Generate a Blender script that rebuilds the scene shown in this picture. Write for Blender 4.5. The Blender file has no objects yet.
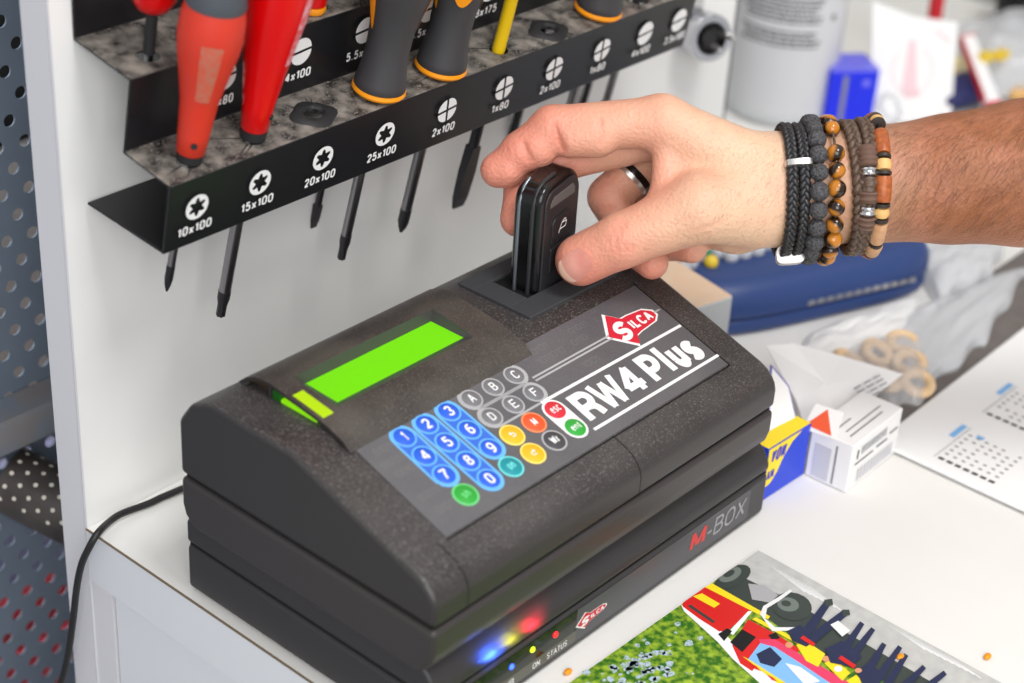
import bpy, math, random
import numpy as np
from mathutils import Vector, Matrix, Euler

PI = math.pi
random.seed(7)
SC = bpy.context.scene
COL = SC.collection
WM = {}


# ---------------------------------------------------------------- materials
def lin(c):
    return tuple(((x / 12.92) if x <= 0.04045 else ((x + 0.055) / 1.055) ** 2.4) for x in c)


def rgb(r, g, b):
    return lin((r / 255.0, g / 255.0, b / 255.0)) + (1.0,)


def mat(name, col, rough=0.5, metal=0.0, emit=None, estr=0.0, vary=None, vscale=60.0, bump=0.0, bscale=300.0,
        spec=0.5, trans=0.0, alpha=1.0, coat=0.0, sss=0.0, detail=4.0, ramp=(0.35, 0.65), ior=1.45):
    m = bpy.data.materials.new(name)
    m.use_nodes = True
    nt = m.node_tree
    b = nt.nodes['Principled BSDF']
    b.inputs['Base Color'].default_value = col
    b.inputs['Roughness'].default_value = rough
    b.inputs['Metallic'].default_value = metal
    b.inputs['Specular IOR Level'].default_value = spec
    b.inputs['Transmission Weight'].default_value = trans
    b.inputs['IOR'].default_value = ior
    b.inputs['Alpha'].default_value = alpha
    b.inputs['Coat Weight'].default_value = coat
    if sss:
        b.inputs['Subsurface Weight'].default_value = sss
        b.inputs['Subsurface Radius'].default_value = (1.0, 0.35, 0.2)
        b.inputs['Subsurface Scale'].default_value = 0.004
    if emit:
        b.inputs['Emission Color'].default_value = emit
        b.inputs['Emission Strength'].default_value = estr
    tc = nt.nodes.new('ShaderNodeTexCoord')
    if vary:
        n = nt.nodes.new('ShaderNodeTexNoise')
        n.inputs['Scale'].default_value = vscale
        n.inputs['Detail'].default_value = detail
        nt.links.new(tc.outputs['Object'], n.inputs['Vector'])
        r = nt.nodes.new('ShaderNodeValToRGB')
        r.color_ramp.elements[0].position = ramp[0]
        r.color_ramp.elements[1].position = ramp[1]
        r.color_ramp.elements[0].color = col
        r.color_ramp.elements[1].color = vary
        nt.links.new(n.outputs['Fac'], r.inputs['Fac'])
        nt.links.new(r.outputs['Color'], b.inputs['Base Color'])
    if bump:
        n2 = nt.nodes.new('ShaderNodeTexNoise')
        n2.inputs['Scale'].default_value = bscale
        n2.inputs['Detail'].default_value = 5
        nt.links.new(tc.outputs['Object'], n2.inputs['Vector'])
        bp = nt.nodes.new('ShaderNodeBump')
        bp.inputs['Strength'].default_value = bump
        bp.inputs['Distance'].default_value = 0.001
        nt.links.new(n2.outputs['Fac'], bp.inputs['Height'])
        nt.links.new(bp.outputs['Normal'], b.inputs['Normal'])
    return m


def dusty(name, col, dust, rough, s1=40.0, s2=2200.0, amount=0.5, speck=0.62, bump=0.12, spec=0.5):
    """plastic or painted metal with a patchy film of dust and fine specks"""
    m = bpy.data.materials.new(name)
    m.use_nodes = True
    nt = m.node_tree
    b = nt.nodes['Principled BSDF']
    b.inputs['Roughness'].default_value = rough
    b.inputs['Specular IOR Level'].default_value = spec
    tc = nt.nodes.new('ShaderNodeTexCoord')
    big = nt.nodes.new('ShaderNodeTexNoise')
    big.inputs['Scale'].default_value = s1
    big.inputs['Detail'].default_value = 6
    fine = nt.nodes.new('ShaderNodeTexNoise')
    fine.inputs['Scale'].default_value = s2
    fine.inputs['Detail'].default_value = 5
    for n in (big, fine):
        nt.links.new(tc.outputs['Object'], n.inputs['Vector'])
    r1 = nt.nodes.new('ShaderNodeMapRange')
    r1.inputs['From Min'].default_value = 0.36
    r1.inputs['From Max'].default_value = 0.68
    r1.inputs['To Max'].default_value = amount
    nt.links.new(big.outputs['Fac'], r1.inputs['Value'])
    r2 = nt.nodes.new('ShaderNodeMapRange')
    r2.inputs['From Min'].default_value = speck
    r2.inputs['From Max'].default_value = speck + 0.12
    r2.inputs['To Max'].default_value = 0.6
    nt.links.new(fine.outputs['Fac'], r2.inputs['Value'])
    # dust settles on what faces up
    ge = nt.nodes.new('ShaderNodeNewGeometry')
    sx = nt.nodes.new('ShaderNodeSeparateXYZ')
    nt.links.new(ge.outputs['Normal'], sx.inputs['Vector'])
    up = nt.nodes.new('ShaderNodeMapRange')
    up.inputs['From Min'].default_value = 0.3
    up.inputs['From Max'].default_value = 0.9
    nt.links.new(sx.outputs['Z'], up.inputs['Value'])
    mx = nt.nodes.new('ShaderNodeMath')
    mx.operation = 'MAXIMUM'
    nt.links.new(r1.outputs['Result'], mx.inputs[0])
    nt.links.new(r2.outputs['Result'], mx.inputs[1])
    ml = nt.nodes.new('ShaderNodeMath')
    ml.operation = 'MULTIPLY'
    nt.links.new(mx.outputs[0], ml.inputs[0])
    nt.links.new(up.outputs['Result'], ml.inputs[1])
    mix = nt.nodes.new('ShaderNodeMix')
    mix.data_type = 'RGBA'
    mix.inputs['A'].default_value = col
    mix.inputs['B'].default_value = dust
    nt.links.new(ml.outputs[0], mix.inputs['Factor'])
    nt.links.new(mix.outputs['Result'], b.inputs['Base Color'])
    bp = nt.nodes.new('ShaderNodeBump')
    bp.inputs['Strength'].default_value = bump
    bp.inputs['Distance'].default_value = 0.0006
    nt.links.new(fine.outputs['Fac'], bp.inputs['Height'])
    nt.links.new(bp.outputs['Normal'], b.inputs['Normal'])
    return m


M = {}
M['white'] = mat('white laminate', rgb(236, 236, 234), 0.42, vary=rgb(230, 230, 229), vscale=14)
M['top'] = mat('white worktop', rgb(232, 231, 228), 0.4, vary=rgb(228, 226, 222), vscale=9)
M['edge'] = mat('laminate edge', rgb(216, 215, 220), 0.45)
M['carcass'] = mat('cabinet side', rgb(220, 223, 228), 0.45)
M['line'] = mat('joint line', rgb(120, 105, 85), 0.7)
M['plastic'] = dusty('dusty black plastic', rgb(48, 45, 45), rgb(128, 123, 121), 0.35, s1=26, s2=1300, amount=0.17, speck=0.53)
M['plastic2'] = mat('satin black plastic', rgb(56, 52, 52), 0.38, bump=0.08, bscale=2500)
M['mbox'] = mat('black instrument plastic', rgb(50, 48, 50), 0.4, bump=0.06, bscale=2500)
M['gap'] = mat('dark gap', rgb(8, 8, 8), 0.8)
M['hood'] = dusty('smoked plastic', rgb(50, 46, 44), rgb(122, 114, 104), 0.4, s1=45, s2=1500, amount=0.26, speck=0.54)
M['hood_in'] = mat('smoked plastic inside', rgb(66, 54, 42), 0.3)
M['bezel'] = mat('grey black insert', rgb(62, 63, 66), 0.5, bump=0.05, bscale=1500)
M['plate'] = dusty('grey keypad film', rgb(86, 85, 89), rgb(122, 120, 120), 0.38, s1=26, s2=1500, amount=0.3, speck=0.58, bump=0.04)
M['faint'] = mat('faint grey print', rgb(110, 109, 110), 0.5)
M['lcd'] = mat('lit display', rgb(60, 120, 5), 0.35, emit=rgb(128, 240, 12), estr=0.72)
M['lcd_side'] = mat('lit display edge', rgb(60, 110, 5), 0.4, emit=rgb(150, 240, 10), estr=0.75)
M['lcd_dark'] = mat('lit display edge dim', rgb(10, 60, 10), 0.4, emit=rgb(20, 90, 20), estr=0.4)
M['wprint'] = mat('white print', rgb(232, 232, 232), 0.5)
M['gprint'] = mat('light grey print', rgb(170, 170, 172), 0.5)
M['bluekey'] = mat('blue key', rgb(36, 92, 210), 0.4)
M['bluerim'] = mat('pale blue print', rgb(104, 178, 240), 0.45)
M['bluebg'] = mat('blue print', rgb(52, 104, 205), 0.45)
M['greykey'] = mat('grey key', rgb(112, 112, 116), 0.4)
M['yellowkey'] = mat('yellow key', rgb(238, 178, 30), 0.4)
M['yellowrim'] = mat('pale yellow print', rgb(250, 220, 110), 0.45)
M['orangekey'] = mat('orange key', rgb(222, 84, 40), 0.4)
M['orangerim'] = mat('pale orange print', rgb(245, 140, 90), 0.45)
M['redkey'] = mat('red key', rgb(205, 40, 56), 0.4)
M['greenkey'] = mat('green key', rgb(44, 160, 56), 0.4)
M['greenrim'] = mat('pale green print', rgb(110, 210, 130), 0.45)
M['tealkey'] = mat('teal key', rgb(24, 140, 150), 0.4)
M['tealrim'] = mat('pale teal print', rgb(110, 215, 215), 0.45)
M['darkkey'] = mat('dark key', rgb(66, 66, 70), 0.4)
M['logo_red'] = mat('logo red', rgb(204, 36, 56), 0.45)
M['metal_black'] = mat('black painted steel', rgb(24, 24, 27), 0.34, bump=0.03, bscale=900)
M['shelf'] = dusty('dusty steel shelf', rgb(34, 33, 33), rgb(162, 155, 146), 0.5, s1=150, s2=900, amount=0.72, speck=0.53, bump=0.1)
M['steel'] = mat('tool steel', rgb(150, 148, 150), 0.28, metal=1.0)
M['steel_dark'] = mat('blackened steel', rgb(62, 62, 66), 0.38, metal=0.8)
M['chrome'] = mat('chrome', rgb(205, 206, 210), 0.16, metal=1.0)
M['red_matte'] = mat('matte red plastic', rgb(206, 50, 30), 0.5, vary=rgb(198, 54, 36), vscale=60)
M['red_gloss'] = mat('glossy red plastic', rgb(212, 4, 8), 0.28)
M['rubber'] = mat('black rubber', rgb(34, 34, 36), 0.6)
M['grey_rubber'] = mat('grey rubber', rgb(76, 80, 88), 0.55)
M['handle_grey'] = dusty('charcoal soft grip', rgb(58, 57, 60), rgb(104, 102, 100), 0.55, s1=60, amount=0.35, speck=0.62)
M['orange'] = mat('orange plastic', rgb(240, 150, 20), 0.42)
M['yellow'] = mat('yellow insulation', rgb(228, 190, 20), 0.42)
M['worn'] = mat('worn print', rgb(178, 110, 90), 0.6, vary=rgb(200, 84, 62), vscale=500)
M['scuff'] = mat('pale scuff', rgb(225, 170, 180), 0.6, vary=rgb(216, 60, 66), vscale=400)
M['perf'] = mat('blue grey perforated steel', rgb(106, 117, 132), 0.5, vary=rgb(97, 108, 122), vscale=12)
M['rail'] = mat('grey plastic rail', rgb(112, 122, 134), 0.4, vary=rgb(122, 118, 118), vscale=60)
M['brown'] = mat('dull brown metal', rgb(78, 72, 70), 0.35, vary=rgb(52, 46, 44), vscale=45)
M['cream'] = mat('cream spots', rgb(205, 200, 188), 0.5)
M['cord'] = mat('black cable', rgb(34, 33, 34), 0.45)
M['paper'] = mat('white paper', rgb(240, 240, 240), 0.6)
M['card'] = mat('white carton', rgb(236, 235, 235), 0.5)
M['cardgrey'] = mat('grey print', rgb(132, 132, 138), 0.6)
M['ltgrey'] = mat('pale grey print', rgb(200, 200, 206), 0.6)
M['ink'] = mat('black print', rgb(60, 60, 64), 0.6)
M['bluep'] = mat('light blue print', rgb(128, 184, 236), 0.6)
M['blueline'] = mat('blue violet print', rgb(60, 60, 178), 0.5)
M['royal'] = mat('royal blue carton', rgb(28, 64, 205), 0.4)
M['ryellow'] = mat('yellow carton', rgb(250, 220, 36), 0.45)
M['tri'] = mat('red orange print', rgb(232, 92, 56), 0.5)
M['tan'] = mat('pale wood', rgb(226, 204, 178), 0.55, vary=rgb(228, 190, 160), vscale=40)
M['pale_side'] = mat('pale grey carton', rgb(186, 190, 192), 0.5)
M['case'] = mat('blue leatherette', rgb(42, 66, 120), 0.42, bump=0.05, bscale=800)
M['case2'] = mat('dark blue seam', rgb(26, 44, 92), 0.5)
M['mat'] = mat('dark grey mat', rgb(104, 97, 94), 0.7, vary=rgb(112, 106, 102), vscale=80)
M['beige'] = mat('beige felt', rgb(220, 186, 140), 0.7, vary=rgb(236, 206, 166), vscale=90)
M['bead_grey'] = mat('grey bead', rgb(190, 194, 202), 0.3)
M['bead_green'] = mat('green bead', rgb(40, 176, 130), 0.3)
M['bead_yellow'] = mat('yellow bead', rgb(232, 200, 60), 0.3)
M['canister'] = mat('pale grey canister', rgb(204, 205, 209), 0.4)
M['bluebox'] = mat('vivid blue carton', rgb(16, 40, 226), 0.4)
M['bluebox_top'] = mat('lavender carton top', rgb(112, 112, 232), 0.4)
M['navy'] = mat('navy pouch', rgb(36, 42, 92), 0.6)
M['pink'] = mat('faint red ink', rgb(238, 206, 212), 0.6)
M['redpen'] = mat('red plastic pen', rgb(206, 40, 52), 0.4)
M['wall'] = mat('pale grey wall', rgb(172, 170, 167), 0.7)
M['floor'] = mat('grey floor', rgb(120, 120, 120), 0.6)
M['dark'] = mat('black board', rgb(20, 20, 22), 0.6)
M['crimson'] = mat('red bin plastic', rgb(226, 70, 84), 0.5)
M['violet'] = mat('grey violet plastic', rgb(150, 150, 186), 0.5)
M['grass'] = mat('green printed grass', rgb(50, 106, 30), 0.35, vary=rgb(164, 192, 58), vscale=330, detail=9, ramp=(0.40, 0.66))
M['grassblue'] = mat('pale blue flowers', rgb(186, 202, 222), 0.4, vary=rgb(128, 158, 120), vscale=900, ramp=(0.45, 0.65))
M['road'] = mat('grey printed road', rgb(196, 196, 192), 0.4, vary=rgb(184, 184, 182), vscale=200)
M['truck'] = mat('red printed truck', rgb(214, 36, 34), 0.4)
M['tyre'] = mat('dark printed tyre', rgb(60, 68, 64), 0.4)
M['tyre2'] = mat('grey printed hub', rgb(112, 122, 116), 0.4)
M['pinkp'] = mat('pink print', rgb(226, 64, 104), 0.4)
M['navyp'] = mat('navy print', rgb(38, 46, 78), 0.4)
M['skinp'] = mat('tan print', rgb(220, 150, 110), 0.5)
M['silver'] = mat('brushed silver', rgb(214, 212, 210), 0.3, metal=0.9)
M['leather'] = mat('black leather cord', rgb(38, 37, 40), 0.4, spec=0.6)
M['lava'] = mat('lava stone', rgb(48, 47, 50), 0.7, bump=1.0, bscale=900, vary=rgb(92, 91, 94), vscale=1100)
M['brleather'] = mat('brown leather cord', rgb(74, 56, 46), 0.45, vary=rgb(104, 84, 70), vscale=700)
M['brwrap'] = mat('brown thread wrap', rgb(104, 78, 66), 0.7)
M['wood_red'] = mat('red brown wood bead', rgb(152, 76, 34), 0.38, vary=rgb(178, 98, 52), vscale=500)
M['wood_pale'] = mat('pale wood bead', rgb(224, 178, 112), 0.45)
M['wood_tan'] = mat('tan wood bead', rgb(190, 140, 100), 0.45, vary=rgb(206, 160, 122), vscale=500)
M['coco'] = mat('dark shell disc', rgb(50, 42, 36), 0.5)
M['fob'] = mat('gloss black fob', rgb(16, 16, 18), 0.2, spec=0.6)
M['fob2'] = mat('satin black fob face', rgb(40, 40, 43), 0.4)
M['fob3'] = mat('black fob button', rgb(34, 34, 37), 0.35)
M['hair'] = mat('dark body hair', rgb(84, 54, 36), 0.6)
M['nail'] = mat('thumb nail', rgb(204, 132, 118), 0.48, sss=0.1, spec=0.35, vary=rgb(210, 148, 134), vscale=120)
M['nail_tip'] = mat('nail edge', rgb(222, 180, 158), 0.35)


def stripes(name, c1, c2, scale, axis='X', rough=0.3):
    m = mat(name, c1, rough, coat=0.4)
    nt = m.node_tree
    b = nt.nodes['Principled BSDF']
    tc = nt.nodes.new('ShaderNodeTexCoord')
    w = nt.nodes.new('ShaderNodeTexWave')
    w.bands_direction = axis
    w.inputs['Scale'].default_value = scale
    w.inputs['Distortion'].default_value = 3.0
    w.inputs['Detail'].default_value = 2.0
    w.inputs['Detail Scale'].default_value = 1.5
    r = nt.nodes.new('ShaderNodeValToRGB')
    r.color_ramp.elements[0].color = c1
    r.color_ramp.elements[1].color = c2
    r.color_ramp.elements[0].position = 0.42
    r.color_ramp.elements[1].position = 0.95
    nt.links.new(tc.outputs['Object'], w.inputs['Vector'])
    nt.links.new(w.outputs['Fac'], r.inputs['Fac'])
    nt.links.new(r.outputs['Color'], b.inputs['Base Color'])
    return m


M['tiger'] = stripes('tiger eye stone', rgb(36, 20, 9), rgb(186, 116, 30), 58, 'Y', 0.16)


def film(name, tint, opac, rough=0.12):
    """clear crinkled plastic film"""
    m = bpy.data.materials.new(name)
    m.use_nodes = True
    nt = m.node_tree
    b = nt.nodes['Principled BSDF']
    b.inputs['Base Color'].default_value = tint
    b.inputs['Roughness'].default_value = rough
    b.inputs['Alpha'].default_value = opac
    b.inputs['Specular IOR Level'].default_value = 0.8
    return m


M['film'] = film('clear plastic film', rgb(238, 240, 244), 0.34)
M['film2'] = film('milky plastic film', rgb(228, 230, 234), 0.55, 0.25)
M['smoke'] = film('smoked window', rgb(40, 46, 40), 0.62, 0.1)
def led(name, c, e):
    return mat(name, c, 0.3, emit=c, estr=e)
M['led_r'] = led('red lamp', rgb(255, 20, 24), 3.0)
M['led_y'] = led('green yellow lamp', rgb(200, 230, 20), 2.0)
M['led_b'] = led('blue lamp', rgb(50, 90, 255), 3.0)


# ---------------------------------------------------------------- mesh building
class MB:
    def __init__(s):
        s.v = []
        s.f = []
        s.m = []

    def add(s, vs, fs, mi=0):
        o = len(s.v)
        s.v += [tuple(v) for v in vs]
        for f in fs:
            s.f.append(tuple(i + o for i in f))
            s.m.append(mi)
        return s

    def box(s, lo, hi, mi=0, mx=None):
        x0, y0, z0 = lo
        x1, y1, z1 = hi
        vs = [Vector(p) for p in ((x0, y0, z0), (x1, y0, z0), (x1, y1, z0), (x0, y1, z0), (x0, y0, z1), (x1, y0, z1), (x1, y1, z1), (x0, y1, z1))]
        if mx is not None:
            vs = [mx @ v for v in vs]
        return s.add(vs, [(0, 3, 2, 1), (4, 5, 6, 7), (0, 1, 5, 4), (1, 2, 6, 5), (2, 3, 7, 6), (3, 0, 4, 7)], mi)

    def prism(s, poly, fn, t0, t1, mi=0):
        """polygon (a, b) swept from t0 to t1; fn(a, b, t) -> point"""
        n = len(poly)
        vs = [fn(a, b, t0) for a, b in poly] + [fn(a, b, t1) for a, b in poly]
        fs = [tuple(range(n))[::-1], tuple(range(n, 2 * n))]
        fs += [(i, (i + 1) % n, n + (i + 1) % n, n + i) for i in range(n)]
        return s.add(vs, fs, mi)

    def tube(s, pts, rad, n=10, mi=0, closed=False, cap=True):
        pts = [Vector(p) for p in pts]
        k = len(pts)
        rad = rad if isinstance(rad, (list, tuple)) else [rad] * k
        vs = []
        prev = None
        for i, p in enumerate(pts):
            if closed:
                t = pts[(i + 1) % k] - pts[i - 1]
            else:
                t = pts[min(i + 1, k - 1)] - pts[max(i - 1, 0)]
            t.normalize()
            if prev is None:
                a = Vector((0, 0, 1)) if abs(t.z) < 0.9 else Vector((1, 0, 0))
                u = t.cross(a).normalized()
            else:
                u = (prev - t * prev.dot(t)).normalized()
            prev = u
            w = t.cross(u)
            for j in range(n):
                an = 2 * PI * j / n
                vs.append(p + (u * math.cos(an) + w * math.sin(an)) * rad[i])
        fs = []
        for i in range(k if closed else k - 1):
            for j in range(n):
                a, b = i * n + j, i * n + (j + 1) % n
                i2 = (i + 1) % k
                fs.append((a, b, i2 * n + (j + 1) % n, i2 * n + j))
        if cap and not closed:
            fs.append(tuple(range(n))[::-1])
            fs.append(tuple(range((k - 1) * n, k * n)))
        return s.add(vs, fs, mi)

    def lathe(s, prof, fr, n=28, mi=0, mod=None, cap=True):
        """prof: (r, h) pairs; fr(x, y, h) -> point; mod(angle, h) scales r"""
        vs = []
        for r, h in prof:
            for j in range(n):
                an = 2 * PI * j / n
                q = r * (mod(an, h) if mod else 1.0)
                vs.append(fr(q * math.cos(an), q * math.sin(an), h))
        fs = []
        k = len(prof)
        for i in range(k - 1):
            for j in range(n):
                fs.append((i * n + j, i * n + (j + 1) % n, (i + 1) * n + (j + 1) % n, (i + 1) * n + j))
        if cap:
            fs.append(tuple(range(n))[::-1])
            fs.append(tuple(range((k - 1) * n, k * n)))
        return s.add(vs, fs, mi)

    def sphere(s, c, r, n=12, m=8, mi=0, mx=None):
        c = Vector(c)
        prof = [(max(1e-5, math.sin(PI * i / m)), -math.cos(PI * i / m)) for i in range(m + 1)]
        r = r if isinstance(r, (tuple, list)) else (r, r, r)
        def fr(x, y, h):
            v = Vector((x * r[0], y * r[1], h * r[2]))
            if mx is not None:
                v = mx @ v
            return c + v
        return s.lathe(prof, fr, n, mi)

    def poly(s, pts, mi=0):
        return s.add(pts, [tuple(range(len(pts)))], mi)

    def slab(s, pts2, fn, z0, z1, mi=0):
        """flat piece with real thickness: outline (x, y), fn(x, y, z)"""
        return s.prism(pts2, fn, z0, z1, mi)

    def build(s, name, mats, parent=None, smooth=None, loc=None, bevel=None, recalc=True):
        mats = mats if isinstance(mats, (list, tuple)) else [mats]
        me = bpy.data.meshes.new(name)
        if parent is not None:
            inv = WM[parent.name].inverted()
        elif loc is not None:
            inv = Matrix.Translation(-Vector(loc))
        else:
            inv = Matrix.Identity(4)
        me.from_pydata([inv @ Vector(v) for v in s.v], [], s.f)
        for m in mats:
            me.materials.append(m)
        me.polygons.foreach_set('material_index', s.m)
        if recalc:
            import bmesh
            bm = bmesh.new()
            bm.from_mesh(me)
            bmesh.ops.recalc_face_normals(bm, faces=bm.faces)
            bm.to_mesh(me)
            bm.free()
        o = bpy.data.objects.new(name, me)
        COL.objects.link(o)
        if parent is not None:
            o.parent = parent
            WM[o.name] = WM[parent.name]
        else:
            WM[o.name] = inv.inverted()
            if loc is not None:
                o.location = loc
        if smooth is not None:
            me.polygons.foreach_set('use_smooth', [True] * len(me.polygons))
            me.set_sharp_from_angle(angle=math.radians(smooth))
        if bevel:
            b = o.modifiers.new('bevel', 'BEVEL')
            b.width = bevel[0]
            b.segments = bevel[1]
            b.limit_method = 'ANGLE'
            b.angle_limit = math.radians(bevel[2] if len(bevel) > 2 else 35)
            b.harden_normals = True
            me.polygons.foreach_set('use_smooth', [True] * len(me.polygons))
        me.update()
        return o


def thing(name, label, cat, loc, rot=(0, 0, 0), group=None):
    o = bpy.data.objects.new(name, None)
    o.empty_display_size = 0.01
    COL.objects.link(o)
    o.location = loc
    o.rotation_euler = rot
    WM[o.name] = Matrix.Translation(Vector(loc)) @ Euler(rot).to_matrix().to_4x4()
    tag(o, label, cat, group)
    return o


def tag(o, label=None, cat=None, group=None, kind=None):
    if label:
        o['label'] = label
    if cat:
        o['category'] = cat
    if group:
        o['group'] = group
    if kind:
        o['kind'] = kind
    return o


def _arc(cx, cy, rx, ry, a0, a1, n=14):
    return [(cx + rx * math.cos(math.radians(a0 + (a1 - a0) * i / n)), cy + ry * math.sin(math.radians(a0 + (a1 - a0) * i / n))) for i in range(n + 1)]


# grotesque lettering as centre lines in a unit box: (width, strokes)
GL = {
    '0': (0.56, [_arc(.5, .72, .5, .28, 0, 180) + _arc(.5, .28, .5, .28, 180, 360) + [(1, .72)]]),
    '1': (0.30, [[(0.0, .74), (.55, .84), (.85, 1.0), (.85, 0)]]),
    '2': (0.54, [_arc(.5, .72, .48, .28, 175, -35) + [(.0, .0), (1, 0)]]),
    '3': (0.54, [_arc(.48, .75, .46, .25, 165, -90), _arc(.46, .26, .52, .26, 90, -165)]),
    '4': (0.58, [[(.74, 0), (.74, 1), (0, .27), (1.05, .27)]]),
    '5': (0.54, [[(.92, 1), (.16, 1), (.08, .52)] + _arc(.48, .32, .5, .32, 135, -160)]),
    '6': (0.55, [_arc(.5, .31, .5, .31, 0, 360, 22), _arc(.62, .5, .62, .5, 180, 65)]),
    '7': (0.52, [[(0, 1), (1, 1), (.55, .5), (.36, 0)]]),
    '8': (0.55, [_arc(.5, .76, .42, .24, 0, 360, 20), _arc(.5, .27, .5, .27, 0, 360, 20)]),
    '9': (0.55, [_arc(.5, .69, .5, .31, 0, 360, 22), _arc(.38, .5, .62, .5, 0, -115)]),
    'x': (0.50, [[(0, .70), (1, 0)], [(0, 0), (1, .70)]]),
    '.': (0.10, [[(.5, 0), (.5, .07)]]),
    '-': (0.34, [[(0, .38), (1, .38)]]),
    ' ': (0.25, []),
    '<': (0.6, [_arc(.62, .36, .38, .26, 90, -90) + [(.1, .1)], [(.62, .62), (.1, .62)], [(.38, .86), (.05, .62), (.38, .38)]]),
    '>': (0.6, [_arc(.38, .36, .38, .26, 90, 270) + [(.9, .1)], [(.38, .62), (.9, .62)], [(.62, .86), (.95, .62), (.62, .38)]]),
    'A': (0.64, [[(0, 0), (.5, 1), (1, 0)], [(.2, .34), (.8, .34)]]),
    'B': (0.58, [[(0, 0), (0, 1), (.55, 1)] + _arc(.58, .765, .34, .235, 90, -90) + [(0, .53)], [(.55, .53)] + _arc(.6, .265, .4, .265, 90, -90) + [(0, 0)]]),
    'C': (0.60, [_arc(.52, .68, .5, .32, 25, 180) + _arc(.52, .32, .5, .32, 180, 335)]),
    'D': (0.60, [[(0, 0), (0, 1), (.4, 1)] + _arc(.4, .68, .6, .32, 90, 0) + _arc(.4, .32, .6, .32, 0, -90) + [(0, 0)]]),
    'E': (0.52, [[(1, 1), (0, 1), (0, 0), (1, 0)], [(0, .52), (.88, .52)]]),
    'F': (0.50, [[(1, 1), (0, 1), (0, 0)], [(0, .52), (.85, .52)]]),
    'I': (0.02, [[(.5, 0), (.5, 1)]]),
    'L': (0.48, [[(0, 1), (0, 0), (1, 0)]]),
    'M': (0.72, [[(0, 0), (0, 1), (.5, .12), (1, 1), (1, 0)]]),
    'N': (0.60, [[(0, 0), (0, 1), (1, 0), (1, 1)]]),
    'O': (0.64, [_arc(.5, .66, .5, .34, 0, 180) + _arc(.5, .34, .5, .34, 180, 360) + [(1, .66)]]),
    'P': (0.56, [[(0, 0), (0, 1), (.5, 1)] + _arc(.52, .72, .48, .28, 90, -90) + [(0, .44)]]),
    'R': (0.58, [[(0, 0), (0, 1), (.5, 1)] + _arc(.52, .74, .44, .26, 90, -90) + [(0, .48)], [(.5, .48), (.82, .40), (.92, .26), (1, 0)]]),
    'S': (0.56, [_arc(.5, .75, .46, .25, 20, 270, 16)[:-1] + _arc(.5, .25, .48, .25, 90, -160, 16)]),
    'T': (0.56, [[(0, 1), (1, 1)], [(.5, 1), (.5, 0)]]),
    'U': (0.58, [[(0, 1), (0, .3)] + _arc(.5, .3, .5, .3, 180, 360) + [(1, 1)]]),
    'V': (0.60, [[(0, 1), (.5, 0), (1, 1)]]),
    'W': (0.88, [[(0, 1), (.25, 0), (.5, .9), (.75, 0), (1, 1)]]),
    'X': (0.60, [[(0, 1), (1, 0)], [(0, 0), (1, 1)]]),
    'c': (0.46, [_arc(.5, .36, .5, .36, 40, 320)]),
    'e': (0.48, [[(0, .38), (1, .38)] + _arc(.5, .36, .5, .36, 0, 315, 18)]),
    'h': (0.46, [[(0, 0), (0, 1)], [(0, .45)] + _arc(.5, .45, .5, .27, 180, 0) + [(1, 0)]]),
    'l': (0.02, [[(.5, 0), (.5, 1)]]),
    'n': (0.46, [[(0, 0), (0, .72)], [(0, .45)] + _arc(.5, .45, .5, .27, 180, 0) + [(1, 0)]]),
    'o': (0.48, [_arc(.5, .36, .5, .36, 0, 360, 20)]),
    'r': (0.30, [[(0, 0), (0, .72)], _arc(.75, .32, .75, .38, 180, 80)]),
    's': (0.44, [_arc(.5, .54, .44, .18, 25, 270, 12)[:-1] + _arc(.5, .18, .48, .18, 90, -155, 12)]),
    't': (0.30, [[(.5, .95), (.5, .15), (.7, 0), (1, 0)], [(0, .70), (1, .70)]]),
    'u': (0.46, [[(0, .72), (0, .27)] + _arc(.5, .27, .5, .27, 180, 360) + [(1, .72)], [(1, .4), (1, 0)]]),
}


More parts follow.
